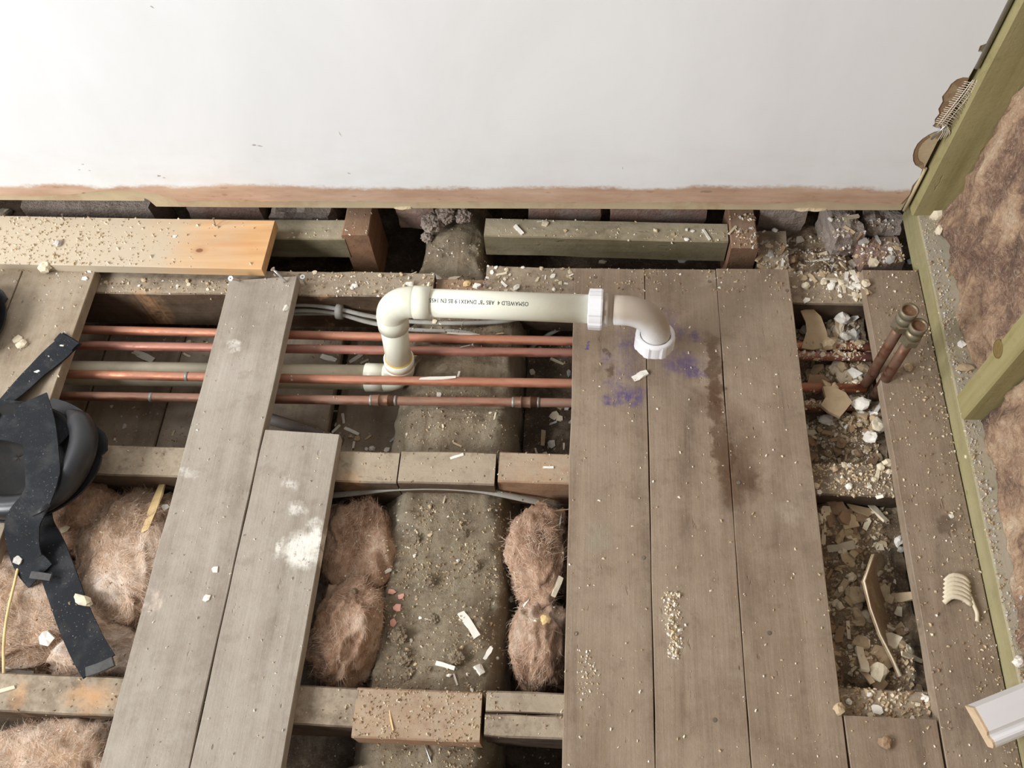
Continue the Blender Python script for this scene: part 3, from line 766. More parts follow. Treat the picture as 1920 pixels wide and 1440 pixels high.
# ================================================================== PIPES AND CABLES
# ---- white waste pipe
wp = empty('waste_pipe', (-.311, .728, -.107)); tag(wp, 'cream plastic waste pipe rising from the floor and turning right with white nuts', 'pipe')
RP = .0215; RS = .0246
B0 = Vector((-.304, .728, -.088)); T0 = Vector((-.2905, .7480, .112)); E1 = Vector((.062, .7368, .112))
ax = (E1 - T0).normalized(); vz = (T0 - B0).normalized()
def bend(a, d1, d2, r, n=10):
    """points of a 90 degree sweep starting at a along d1 ending along d2"""
    c = a + d2 * r; out = []
    for i in range(n + 1):
        t = math.pi / 2 * i / n
        out.append(c - d2 * (r * math.cos(t)) + d1 * (r * math.sin(t)))
    return out
def part(o_): return keep(o_, wp)
part(tube('buried_pipe', [(-1.6, .722, -.088), B0 + Vector((-.05, 0, 0))], RP, M['abs_dusty'], seg=32))
# lower elbow
part(tube('lower_socket', [B0 + Vector((-.062, 0, 0)), B0 + Vector((-.0615, 0, 0)), B0 + Vector((-.03, 0, 0)), B0 + Vector((-.0295, 0, 0))], [RP, RS, RS, RP], M['abs'], seg=32))
lo_ = bend(B0 + Vector((-.032, 0, 0)), Vector((1, 0, 0)), vz, .032, 12)
part(tube('lower_elbow', lo_ + [lo_[-1] + vz * .012], [RS * .985] * 14, M['abs'], seg=32))
e_ = lo_[-1] + vz * .012
part(tube('lower_collar', [e_ - vz * .002, e_ - vz * .0015, e_ + vz * .014, e_ + vz * .0145], [RP, RS * 1.02, RS * 1.02, RP], M['abs'], seg=32))
part(tube('glue_ring', [e_ + vz * .0135, e_ + vz * .0165], RP * 1.06, plain('amber_glue', srgb(214, 178, 96), .4, .1, 60, .2), seg=32))
hi_ = bend(T0 - vz * .034, vz, ax, .034, 14)
part(tube('riser', [e_, hi_[0] - vz * .01], RP, M['abs'], seg=32))
part(tube('upper_collar', [hi_[0] - vz * .026, hi_[0] - vz * .0255, hi_[0] + vz * .002], [RP, RS, RS], M['abs'], seg=32))
part(tube('upper_elbow', [hi_[0] - vz * .004] + hi_ + [hi_[-1] + ax * .006], RS * .985, M['abs'], seg=32))
h1 = hi_[-1]
part(tube('upper_socket', [h1 + ax * .003, h1 + ax * .0035, h1 + ax * .029, h1 + ax * .0295], [RP, RS * 1.03, RS * 1.03, RP], M['abs'], seg=32))
run = part(tube('horizontal_run', [h1 + ax * .01, Vector((.018, .7385, .112))], RP, M['abs'], seg=40))
# compression nut
def nutf(a):
    k = (a * 8 / (2 * math.pi)) % 1.0
    return 1.0 + (.05 if k < .14 or k > .86 else 0)
nx0 = Vector((.0085, .7388, .112))
part(tube('compression_nut', [nx0, nx0 + ax * .0015, nx0 + ax * .019, nx0 + ax * .0215, nx0 + ax * .0215], [RP, .0292, .0296, .0286, RP], M['pvc_white'], seg=64, rfun=nutf, smooth=False))
part(tube('bend_collar', [nx0 + ax * .020, nx0 + ax * .0205, nx0 + ax * .030, nx0 + ax * .0305, nx0 + ax * .0355, nx0 + ax * .036], [.020, .0255, .0255, .0238, .0238, .0215], M['pvc_dusty'], seg=32))
dn_ = Vector((-.02, -.16, -1)).normalized()
st = nx0 + ax * .034
bd = bend(st + ax * .020, ax, dn_, .050, 16)
part(tube('outlet_bend', [st] + bd + [bd[-1] + dn_ * .014], .0222, M['pvc_dusty'], seg=32))
en = bd[-1] + dn_ * .002
def nutg(a):
    k = (a * 7 / (2 * math.pi)) % 1.0
    return 1.0 + (.06 if k < .14 or k > .86 else 0)
part(tube('outlet_nut', [en - dn_ * .002, en - dn_ * .002, en + dn_ * .001, en + dn_ * .022, en + dn_ * .022], [.0228, .0282, .0290, .0290, .021], M['pvc_white'], seg=56, rfun=nutg, smooth=False, cap=False))
part(tube('outlet_nut_rim', [en - dn_ * .003, en - dn_ * .003, en + dn_ * .0015], [.0236, .0296, .0300], M['pvc_white'], seg=40, cap=False))
# printed lettering, wrapped round the horizontal run
fc = bpy.data.curves.new('print', 'FONT'); fc.body = 'OSMAWELD 4  ABS "B" DN43X1.9 BS EN 1455-'
fc.size = 1.0; fc.space_character = 1.08
fo = bpy.data.objects.new('print', fc); COL.objects.link(fo)
bpy.context.view_layer.update()
me = bpy.data.meshes.new_from_object(fo)
bpy.data.objects.remove(fo)
xs = [v_.co.x for v_ in me.vertices]; wid = max(xs) - min(xs); LEN = .150; s_ = LEN / wid; hs = .0088
end_x = .0
bm = bmesh.new(); bm.from_mesh(me)
side = Vector((0, 0, 1)).cross(ax).normalized()       # horizontal, towards the wall
upn = ax.cross(side).normalized()
start = T0 + ax * ((-.0785 - T0.x) / ax.x)
for v_ in bm.verts:
    u = v_.co.x * s_; w_ = (v_.co.y - .35) * hs
    ang = math.radians(-24) + (-w_) / RP              # letters stand upside down for the viewer
    r = RP + .0003
    v_.co = start - ax * u + upn * (r * math.cos(ang)) + side * (r * math.sin(ang))
bm.to_mesh(me); bm.free(); me.materials.clear(); me.materials.append(M['ink']); me.name = 'printed_lettering'
lt = bpy.data.objects.new('printed_lettering', me); COL.objects.link(lt); keep(lt, run); lt.parent = run
lt.matrix_parent_inverse = Matrix.Identity(4)
lt['label'] = 'dark grey printed pipe lettering, upside down'

# ---- copper pipes
def cpipe(y0, y1, z, x0, x1, mat, label, coup=(), r=.0077, matname='copper'):
    root = empty('copper_pipe', (x0, y0, z)); tag(root, label, 'pipe', 'copper pipes crossing the joist bay')
    pts = [(x0 + (x1 - x0) * i / 8, y0 + (y1 - y0) * i / 8, z + .001 * math.sin(i)) for i in range(9)]
    keep(tube('pipe_run', pts, r, M[mat], seg=20), root)
    for (px, kind) in coup:
        xx = px; t = (xx - x0) / (x1 - x0); yy = y0 + (y1 - y0) * t; a = Vector((1, (y1 - y0) / (x1 - x0), 0)).normalized()
        c = Vector((xx, yy, z))
        if kind == 'c':
            keep(tube('coupling', [c - a * .0185, c - a * .018, c - a * .009, c - a * .0085, c - a * .0065, c - a * .006, c + a * .006, c + a * .0065, c + a * .0085, c + a * .009, c + a * .018, c + a * .0185],
                      [r, .0090, .0090, .0098, .0098, .0090, .0090, .0098, .0098, .0090, .0090, r], M['copper_old'], seg=20), root)
            for sgn in (-1, 1):
                keep(tube('solder_ring', [c + a * (sgn * .0175), c + a * (sgn * .0225)], .0085, M['solder'], seg=16), root)
        else:
            keep(tube('solder_mark', [c - a * .003, c + a * .003], r * 1.03, M['solder'], seg=16), root)
    return root
cpipe(.800, .783, -.056, -1.5, .565, 'copper', 'bright copper pipe, farthest of the four in the bay', [(-.60, 's')])
cpipe(.761, .766, -.056, -1.5, .565, 'copper_red', 'reddened copper pipe, second from the far joist', [(-.62, 's')])
cpipe(.700, .7035, -.050, -1.5, .45, 'copper', 'shiny copper pipe passing over the buried white waste pipe', [(-.66, 's')])
cpipe(.657, .675, -.057, -1.5, .45, 'copper_dull', 'tarnished copper pipe with soldered couplings, nearest in the bay', [(-.715, 's'), (-.322, 'c'), (-.088, 'c')])
def upstand(x, y, zt, label, dx=0):
    root = empty('pipe_tail', (x, y, -.075)); tag(root, label, 'pipe', 'copper tails with brass couplers')
    keep(tube('pipe_tail_run', [(x, y, -.085), (x, y, zt - .03)], .0078, M['copper_old'], seg=20), root)
    keep(tube('soldered_joint', [(x, y, -.078), (x, y, -.0775), (x, y, -.062), (x, y, -.0615)], [.0078, .0098, .0098, .0078], M['copper_dull'], seg=20), root)
    keep(tube('solder_ring', [(x, y, -.0625), (x, y, -.0600)], .0093, M['solder'], seg=16), root)
    z = zt - .042
    hexf = lambda a: 1.0 / max(.866, math.cos(((a + math.pi / 6) % (math.pi / 3)) - math.pi / 6)) * .93
    keep(tube('coupler_nut', [(x, y, z), (x, y, z + .0005), (x, y, z + .0125), (x, y, z + .013)], [.008, .0132, .0132, .009], M['brass'], seg=24, rfun=hexf, smooth=False), root)
    cp = keep(tube('coupler_body', [(x, y, z + .012), (x, y, z + .0165), (x, y, z + .017), (x, y, z + .026), (x, y, z + .0265), (x, y, z + .031), (x, y, z + .0315), (x, y, z + .042), (x, y, z + .042), (x, y, z + .036)],
              [.0105, .0105, .0118, .0118, .0100, .0100, .0122, .0122, .0095, .0092], M['brass'], seg=28, cap=False), root)
    q = tube('coupler_bore', [(x, y, z + .0385), (x, y, z + .0388)], .0096, M['bore'], seg=20); keep(q, root)
    return root
upstand(.4645, .6935, .150, 'brown copper tail with brass coupler, nearer of the pair')
upstand(.4490, .7075, .166, 'brown copper tail with brass coupler, farther of the pair')
o = tube('copper_branch', [(.34, .672, -.068), (.40, .678, -.068), (.4645, .6935, -.07)], .0078, M['copper_old']); tag(o, 'short brown copper branch half buried in rubble', 'pipe')

# ---- cables
def cable(name, ctrl, label, r=.0034, mat='cable', group='grey cables behind the copper pipes', flat=.62):
    o_ = tube(name, spline(ctrl, 36), r, M[mat], seg=10, flat=flat)
    return tag(o_, label, 'cable', group)
cz = -.062
def cp_(px, py, z): return tuple(P(px, py, z))
cable('electric_cable', [cp_(470, 580, -.06), cp_(560, 571, -.05), cp_(632, 579, -.052), cp_(690, 592, -.06), cp_(760, 602, -.066), cp_(860, 606, -.064), cp_(945, 602, -.064), cp_(1000, 590, -.085)], 'upper grey cable looping from the clip behind the white riser', .0042)
cable('electric_cable', [cp_(470, 592, -.07), cp_(560, 582, -.06), cp_(632, 588, -.06), cp_(690, 604, -.066), cp_(770, 618, -.070), cp_(860, 622, -.068), cp_(905, 634, -.072), cp_(950, 662, -.12)], 'lower grey cable from the clip dipping under the copper pipes', .0042)
cable('electric_cable', [cp_(470, 590, -.08), cp_(600, 588, -.07), cp_(660, 592, -.07), cp_(710, 606, -.075), cp_(760, 612, -.08)], 'thin middle grey cable bunched in the clip', .0034)
cable('electric_cable', [cp_(985, 668, -.15), cp_(1010, 640, -.14), cp_(1060, 612, -.12), cp_(1130, 592, -.12)], 'dim grey cable slanting up under the right boards', .004)
cable('electric_cable', [cp_(560, 934, -.075), cp_(650, 926, -.064), cp_(740, 915, -.050), cp_(820, 913, -.046), cp_(900, 919, -.050), cp_(985, 936, -.064), cp_(1050, 950, -.085)], 'single grey cable arching over the beam in front of the middle joist', .0052, flat=.5)
c0 = Vector(cp_(638, 584, -.057))
ck = tube('cable_clip', [c0 + Vector((-.006, 0, 0)), c0 + Vector((-.006, 0, 0)), c0 + Vector((.005, -.001, 0)), c0 + Vector((.005, -.001, 0))], [.006, .0135, .0135, .006], M['clip'], seg=20)
tag(ck, 'round grey clip gathering the cables', 'clip')
o = tube('conduit', [cp_(440, 770, -.12), cp_(505, 785, -.118), cp_(560, 802, -.118), cp_(640, 830, -.118)], .010, M['gpipe'], seg=16); tag(o, 'dull grey conduit slanting below the loose board', 'conduit')

# ---- nail heads in the boards
for (px, py, par_) in ((1442, 1187, floor), (1080, 1188, floor), (1206, 1046, floor), (1340, 1350, floor), (1475, 545, floor), (1330, 528, floor), (1116, 520, floor), (1660, 640, floor), (1700, 1180, floor), (1385, 905, floor)):
    p = P(px, py, 0)
    keep(tube('nail_head', [p + Vector((0, 0, -.004)), p + Vector((0, 0, .0002)), p + Vector((0, 0, .0009))], [.0024, .0030, .0026], M['nail'], seg=8, smooth=False), par_)
# ---- screws and nails
def screw(px, py, px2, py2, z, label, r=.0017, L=None, head=.0044, mat='steel', name='screw', zt=.03):
    a = P(px2, py2, z); c = P(px, py, z + zt)
    root = empty(name, a); tag(root, label, name, 'loose fixings')
    d = (c - a).normalized()
    q = tube('shank', [a - d * .006, a, c - d * .003], [r * .6, r, r], M[mat], seg=8, solid=False); keep(q, root)
    for i in range(9):
        t = .1 + i * .07; m_ = a.lerp(c, t)
        if name == 'screw':
            keep(tube('thread', [m_ - d * .0008, m_, m_ + d * .0008], [r * 1.02, r * 1.35, r * 1.02], M[mat], seg=8, cap=False, solid=False), root)
    hd = tube('head', [c - d * .0035, c - d * .0005, c], [r, head, head], M[mat], seg=14, solid=False, smooth=False); keep(hd, root)
    if name == 'screw':
        rc = tube('recess', [c - d * .0001, c + d * .0003], head * .42, M['bore'], seg=6, solid=False); rc.parent = hd
        rc.matrix_parent_inverse = Matrix.Identity(4)
    return root
screw(511, 504, 537, 529, 0, 'long shiny screw leaning from the loose board end', zt=.03)
screw(432, 522, 449, 526, 0, 'screw standing at the left corner of the loose board end', zt=.022)
screw(567, 519, 574, 532, ZJ, 'screw standing in the far joist beside the loose board', zt=.026)
screw(909, 530, 911, 540, ZJ, 'small screw among the chips on the far joist', zt=.012, head=.0034)
screw(400, 409, 404, 423, .018, 'small nail standing in the clean end of the pine plank', r=.0009, head=.002, mat='nail', name='nail', zt=.016)
screw(116, 402, 120, 412, .02, 'small nail standing in the dusty part of the pine plank', r=.0009, head=.002, mat='nail', name='nail', zt=.014)
screw(888, 646, 868, 650, -.047, 'small screw lying on the copper pipes', r=.0013, head=.003, mat='nail', name='screw', zt=.003)
screw(790, 1378, 808, 1428, -.058, 'long thin nail lying on the beam below the near joist', r=.0014, head=.0028, mat='steel', name='nail', zt=.003)
screw(1049, 992, 1053, 968, -.035, 'bluish nail stuck in the insulation beside the right boards', r=.0018, head=.003, mat='nail', name='nail', zt=.004)

# ================================================================== KNEE PADS
def pad(cx, cy, rot, label, z=.0):
    root = empty('knee_pad', (cx, cy, z)); tag(root, label, 'knee pad', 'black knee pads')
    Rz = Matrix.Rotation(rot, 4, 'Z'); T = Matrix.Translation((cx, cy, z))
    def W(p): return T @ Rz @ Vector(p)
    # cupped shell: a bowl lying open side up
    V = []; Fc = []; nu, nv = 40, 9
    a_, b_ = .112, .086
    for j in range(nv + 1):
        t = j / nv
        for i in range(nu):
            an = 2 * math.pi * i / nu
            ex = abs(math.cos(an)) ** .85 * (1 if math.cos(an) > 0 else -1); ey = abs(math.sin(an)) ** .85 * (1 if math.sin(an) > 0 else -1)
            zz = .006 + .030 * t ** 2.2 + noise.noise(Vector((ex * 2 * t, ey * 2 * t, 0))) * .004
            V.append(W((ex * a_ * t * .92, ey * b_ * t * .92, zz)))
    for j in range(nv):
        for i in range(nu):
            p = j * nu + i; q = j * nu + (i + 1) % nu; Fc.append((p, q, q + nu, p + nu))
    sh = mesh_obj('shell', V, Fc, M['foam'], None, True)
    md = sh.modifiers.new('thick', 'SOLIDIFY'); md.thickness = .005
    keep(sh, root)
    # thick rolled rim with a pinched corner
    pts = []; rr = []
    for i in range(41):
        an = -2.0 + 3.1 * i / 40
        ex = abs(math.cos(an)) ** .85 * (1 if math.cos(an) > 0 else -1); ey = abs(math.sin(an)) ** .85 * (1 if math.sin(an) > 0 else -1)
        pts.append(W((ex * a_, ey * b_, .032 + .004 * math.sin(an * 2 + 1))))
        rr.append((.0135 + .0075 * max(0, math.cos(an + .35)) + .0012 * math.sin(an * 3)) * min(1, .35 + (min(i, 40 - i) / 6)))
    keep(tube('rim', pts, rr, M['rubber'], seg=16), root)
    # flattened lip of the shell under the rim
    lp = []
    for i in range(33):
        an = -1.5 + 3.0 * i / 32
        rx, ry = a_ + .006 + (.010 if 19 < i < 23 else 0), b_ + .004
        lp.append(W((math.cos(an) * rx, math.sin(an) * ry, .012)))
    keep(ribbon('lip', lp, [Vector(p) - Vector((cx, cy, .012)) for p in lp], .030, .004, M['rubber']), root)
    return root, W
kp1, W1 = pad(-.858, .518, -.12, 'black knee pad with rubber rim and webbing straps on the left boards', .001)
def S(px, py, z): return P(px, py, z)
def strap(name, ctrl, side, w, par=kp1, th=.0026, mat='web', n=36):
    q = ribbon(name, spline(ctrl, n), side, w, th, M[mat]); keep(q, par); return q
strap('strap', [S(58, 750, .045), S(72, 800, .052), S(78, 850, .056), S(80, 900, .058), S(66, 940, .056), S(45, 975, .045), S(42, 1010, .02), S(52, 1050, -.005), S(76, 1080, -.015)],
      [(1, .25, 0)] * 14 + [(1, .1, .1)] * 23, .050)
strap('strap', [S(62, 930, .03), S(70, 985, -.004), S(96, 1040, -.012), S(118, 1100, -.016), S(140, 1160, -.018), S(165, 1215, -.014), S(186, 1250, -.008)], (1, .32, 0), .048)
M['web_end'] = plain('stitched_webbing_end', srgb(84, 82, 80), .9, .15, 200, .4)
strap('strap_end', [S(163, 1260, .003), S(187, 1252, .006), S(213, 1240, .006)], (-.3, 1, .1), .0125, th=.006, n=8, mat='web_end')
strap('strap_end', [S(58, 1078, -.004), S(76, 1080, -.004), S(96, 1083, -.004)], (-.2, 1, .1), .010, th=.004, n=8, mat='web_end')
strap('strap', [S(-30, 790, .03), S(20, 745, .012), S(70, 695, .004), S(120, 650, .003), S(136, 634, .003)], (.9, .75, 0), .042)
strap('strap_end', [S(108, 632, .006), S(124, 640, .006), S(142, 651, .006)], (0, 1, 0), .016, th=.004, n=8)
strap('cloth_flap', [S(-30, 785, .028), S(20, 788, .032), S(70, 800, .036), S(120, 826, .036)], (.3, 1, -.1), .07, mat='web')
strap('buckle', [S(62, 965, .062), S(76, 958, .066), S(92, 946, .064)], (.3, 1, 0), .006, th=.003, mat='rubber', n=6)
kp2, W2 = pad(-1.098, .742, .3, 'second black knee pad half out of the frame at the left edge', .001)

# ================================================================== INSULATION
HAIR = {}
def hairs(name, src, n, mat, L=.02, w=.0003, par=None, curl=.5, off=.0018):
    """loose fibres standing off a tuft's surface, joined into one stuff part"""
    me_ = src.data; polys = [p for p in me_.polygons]
    V = []; Fc = []
    me_off = Vector(src.location)
    for k in range(n):
        p = random.choice(polys); c = p.center.copy(); nn = p.normal.copy()
        if nn.z < -.3: continue
        t = noise.noise_vector((c + me_off) * 11) * 2.2 + Vector((random.gauss(0, .35), random.gauss(0, .35), random.gauss(0, .2))); t -= nn * t.dot(nn)
        if t.length < 1e-4: continue
        t.normalize(); s = nn.cross(t).normalized()
        l = L * random.uniform(.4, 1.3); bend_ = random.uniform(-curl, curl); b0 = len(V)
        for i in range(4):
            u = i / 3
            q = c + t * (l * u) + s * (l * bend_ * u * u) + nn * (-.0006 + off * math.sin(u * 2.6) * random.uniform(.3, 1.3))
            ww = w * (1 - .6 * u)
            V.append(q - s * ww); V.append(q + s * ww)
        for i in range(3): Fc.append((b0 + 2 * i, b0 + 2 * i + 1, b0 + 2 * i + 3, b0 + 2 * i + 2))
    me2 = bpy.data.meshes.new(name); me2.from_pydata([tuple(v_) for v_ in V], [], Fc); me2.materials.append(mat)
    o_ = bpy.data.objects.new(name, me2); COL.objects.link(o_); o_.parent = src
    o_['kind'] = 'stuff'
    return o_

def tuft(cx, cy, cz, rx, ry, rz, seed, label, rot=0.0, mat='fibre', sub=5, amp=.22, nh=900, grp='insulation between the joists'):
    bm = bmesh.new(); bmesh.ops.create_icosphere(bm, subdivisions=sub, radius=1.0)
    Rm = Matrix.Rotation(rot, 3, 'Z')
    sv = Vector((seed * 3.3, seed * 1.3, seed))
    for v_ in bm.verts:
        n_ = v_.co.normalized()
        # boxy, pillow-like base
        m_ = max(abs(n_.x), abs(n_.y)); box = n_ * (1 + .18 * (1 / max(.7, m_) - 1))
        wv_ = noise.noise_vector(n_ * 1.5 + sv) * .7
        q_ = n_ + wv_ * .6 + sv
        rg = (1 - abs(noise.noise(Vector((q_.x * 2.6, q_.y * 1.7, q_.z * 2.0))))) ** 2.2
        rg2 = (1 - abs(noise.noise(q_ * 5.2 + wv_ * 2))) ** 2
        f_ = fbm(n_ * 1.2 + sv, 1.0, 3) * amp + (rg - .5) * amp * .75 + (rg2 - .5) * amp * .22 + fbm(n_ * 9 + sv + wv_ * 3, 1.0, 4) * amp * .14
        p = box * (1 + f_)
        p = Vector((p.x * rx, p.y * ry, p.z * rz))
        v_.co = Rm @ p
    me_ = bpy.data.meshes.new('insulation_tuft'); bm.to_mesh(me_); bm.free(); me_.materials.append(M[mat])
    me_.polygons.foreach_set('use_smooth', [True] * len(me_.polygons))
    o_ = bpy.data.objects.new('insulation_tuft', me_); COL.objects.link(o_); o_.location = (cx, cy, cz)
    tag(o_, label, 'insulation', grp); SOLIDS.append(o_)
    pale = mat == 'fibre_pale'
    hairs('loose_fibre', o_, int(nh * (5 if pale else 3.4)), M['fibre_hair'], .020 if pale else .016, .00016, curl=.5, off=.003 if pale else .0022)
    hairs('loose_fibre', o_, int(nh * (4 if pale else 3.0)), M['fibre_hair_dk'], .020 if pale else .016, .00016, curl=.5, off=.003 if pale else .0022)
    return o_
# middle bay, left of the beam
tuft(-.338, .425, -.085, .058, .072, .045, 1, 'dark pink insulation tuft left of the beam beside the loose board', .1)
tuft(-.330, .295, -.078, .050, .078, .050, 2, 'lower pink insulation tuft left of the beam', -.08)
# middle bay, right of the beam
tuft(-.056, .425, -.075, .046, .074, .046, 3, 'upper pale insulation tuft between the beam and right boards', .05)
tuft(-.052, .290, -.080, .042, .062, .045, 4, 'lower insulation tuft between the beam and right boards', 0)
# left bay
tuft(-.665, .385, -.082, .095, .115, .054, 5, 'large pale insulation tuft beside the knee pad strap', .3, amp=.17, mat='fibre_pale', sub=6, nh=1600)
tuft(-.840, .300, -.082, .12, .105, .052, 6, 'brown insulation tuft at the left edge under the strap', -.2, amp=.17, mat='fibre_pale', sub=6, nh=1600)
tuft(-.690, .245, -.088, .085, .05, .05, 7, 'insulation tuft pressed against the near joist', .1, mat='fibre_pale', nh=700)
tuft(-.80, .455, -.09, .10, .06, .05, 8, 'dark insulation tuft in the shadow under the knee pad', 0, nh=500)
tuft(-.715, .075, -.085, .115, .085, .056, 9, 'insulation tuft in the near bay at the bottom left corner', .2, mat='fibre_pale', nh=1300)
# right-hand wall batts
def batt(y0, y1, x, seed, label, z1=1.25, zb=.037, low=.0):
    ny = 90; nz = 170; V = []; Fc = []
    for j in range(nz + 1):
        t = j / nz; z = zb + (z1 - zb) * t ** 1.35
        for i in range(ny + 1):
            y = y0 + (y1 - y0) * i / ny
            p = Vector((y * 9 + seed, z * 7, seed)); wv_ = noise.noise_vector(p * .8) * .6
            d_ = fbm(p + wv_, .9, 4) * .013 + (1 - abs(noise.noise((p + wv_) * 1.7))) ** 2 * .010 + fbm(p * 5 + wv_ * 3, 1, 4) * .0045
            e = min(i, ny - i) / ny
            xx = x - d_ + (.012 * max(0, 1 - e * 14)) - low * math.exp(-((z - zb) / .05))
            yo = noise.noise(Vector((z * 30, seed, i * .01))) * .006 if e < .05 else 0
            V.append((xx, y + yo, z))
    for j in range(nz):
        for i in range(ny):
            a = j * (ny + 1) + i; Fc.append((a, a + 1, a + ny + 2, a + ny + 1))
    # back and sides give the batt its thickness
    b0 = len(V)
    V += [(.64, y0, zb), (.64, y1, zb), (.64, y1, z1), (.64, y0, z1)]
    c00, c10, c01, c11 = 0, ny, nz * (ny + 1), nz * (ny + 1) + ny
    Fc += [(b0, b0 + 1, b0 + 2, b0 + 3)]
    Fc += [tuple([b0] + [j * (ny + 1) for j in range(nz + 1)] + [b0 + 3])]
    Fc += [tuple([b0 + 1] + [j * (ny + 1) + ny for j in range(nz + 1)] + [b0 + 2])]
    Fc += [tuple([b0] + list(range(ny + 1)) + [b0 + 1])]
    Fc += [tuple([b0 + 3] + list(range(nz * (ny + 1), nz * (ny + 1) + ny + 1)) + [b0 + 2])]
    me_ = bpy.data.meshes.new('insulation_batt'); me_.from_pydata([tuple(v_) for v_ in V], [], Fc)
    bm = bmesh.new(); bm.from_mesh(me_); bmesh.ops.recalc_face_normals(bm, faces=bm.faces); bm.to_mesh(me_); bm.free()
    me_.materials.append(M['fibre_wall'])
    me_.polygons.foreach_set('use_smooth', [len(p.vertices) == 4 for p in me_.polygons]); me_.update()
    o_ = bpy.data.objects.new('insulation_batt', me_); COL.objects.link(o_)
    tag(o_, label, 'insulation', 'insulation batts in the stud wall'); SOLIDS.append(o_)
    hairs('loose_fibre', o_, 7000, M['fibre_hair_dk'], .014, .00015, curl=.8, off=.0018)
    hairs('loose_fibre', o_, 2600, M['fibre_hair'], .013, .00014, curl=.8, off=.0018)
    return o_
batt(.651, .984, .588, 3.0, 'brown insulation batt between the corner stud and the near stud')
batt(.072, .605, .576, 8.0, 'brown insulation batt in front of the near stud', low=.004)

# ---- white skirting offcut
a0 = P(1829, 1326, .066); a1 = P(1923, 1288, .066); c0 = P(1873, 1404, .05)
dx_ = (a1 - a0).normalized(); wv_ = (c0 - a0); wv_ = wv_ - dx_ * wv_.dot(dx_); wl = wv_.length; wy = wv_.normalized(); nz_ = dx_.cross(wy).normalized()
if nz_.z < 0: nz_ = -nz_
prof = [(0, 0), (.012, .0005), (wl * .58, .0005), (wl * .62, -.0015), (wl * .68, -.004), (wl * .74, -.0035), (wl * .79, -.001), (wl * .84, -.0005), (wl * .93, -.003), (wl, -.007), (wl, -.018), (0, -.018)]
V = []; n = len(prof)
for (t, sk_) in ((0, 1), (.004, 1), (.22, 0)):
    for (q, h_) in prof: V.append(a0 + dx_ * (t + (q / wl) * ((c0 - a0).dot(dx_)) * sk_) + wy * q + nz_ * h_)
Fc = []
for k in range(2):
    for j in range(n):
        a = k * n + j; b_ = k * n + (j + 1) % n; Fc.append((a, b_, b_ + n, a + n))
Fc += [tuple(range(n)), tuple(range(2 * n, 3 * n))]
fm = [0] * (len(Fc) - 2) + [1, 1]
skr = empty('skirting_offcut', a0 + Vector((.05, 0, -.02))); tag(skr, 'white moulded skirting board offcut at the bottom right', 'skirting')
q = mesh_obj('moulding', V, Fc, None, mats=[M['white_gloss'], M['raw_end']], fmat=fm); keep(q, skr)
V = []
for (q_, h_) in prof: V.append(a0 + dx_ * (-.003 + (q_ / wl) * ((c0 - a0).dot(dx_))) + wy * q_ + nz_ * (h_ - .0005))
for (q_, h_) in prof: V.append(a0 + dx_ * (.0005 + (q_ / wl) * ((c0 - a0).dot(dx_))) + wy * q_ + nz_ * (h_ - .0005))
Fc = [tuple(range(n)), tuple(range(n, 2 * n))] + [(j, (j + 1) % n, (j + 1) % n + n, j + n) for j in range(n)]
q = mesh_obj('sawn_end', V, Fc, M['raw_end']); keep(q, skr)

# ---- dirt heaps filling the right-hand bays
def heap_fn(cx, cy, sx, sy, h):
    return lambda x, y: h * math.exp(-((x - cx) / sx) ** 2 - ((y - cy) / sy) ** 2)
o = bed('rubble_heap', .33, .47, .561, .845, -.095, .014, M['rubble'], .005, 24, 1.0, lambda x, y: .032 * max(0, min(1, (x - .375) / .05)) + .012 * math.exp(-((y - .63) / .05) ** 2)); tag(o, 'plaster rubble and dust filling the gap beside the copper tails', 'rubble', kind='stuff')
o = bed('rubble_heap', .33, .475,   .24, .508, -.074, .018, M['rubble'], .005, 24, 4.0, lambda x, y: .022 * math.exp(-((y - .27) / .05) ** 2) + .018 * math.exp(-((y - .49) / .03) ** 2)); tag(o, 'plaster rubble and dust filling the near right gap', 'rubble', kind='stuff')
o = bed('rubble_heap', .28, .56, .91, 1.10, -.085, .014, M['rubble'], .005, 24, 7.0, heap_fn(.42, .95, .08, .05, .03)); tag(o, 'plaster rubble filling the far right corner under the wall', 'rubble', kind='stuff')
o = bed('rubble_heap', -.095, .02, .57, .86, -.150, .010, M['dirt'], .006, 22, 9.0); tag(o, 'dark dust bed right of the beam under the pipes', 'dust', kind='stuff')

# ================================================================== DEBRIS
bpy.context.view_layer.update()
VV = []; PP = []
for so in SOLIDS:
    m_ = so.matrix_world; off = len(VV)
    VV += [m_ @ v_.co for v_ in so.data.vertices]
    PP += [tuple(i + off for i in p.vertices) for p in so.data.polygons]
BVH = BVHTree.FromPolygons(VV, PP)
def drop(x, y, z=.6):
    h_, n_, i_, d_ = BVH.ray_cast(Vector((x, y, z)), Vector((0, 0, -1)))
    return (h_, n_ if (n_ is None or n_.z > 0) else -n_)
def hitpx(px, py):
    d = ray(px, py).normalized()
    h_, n_, i_, d_ = BVH.ray_cast(Vector((0, 0, H)), d)
    return (h_, n_ if (n_ is None or n_.z > 0) else -n_)

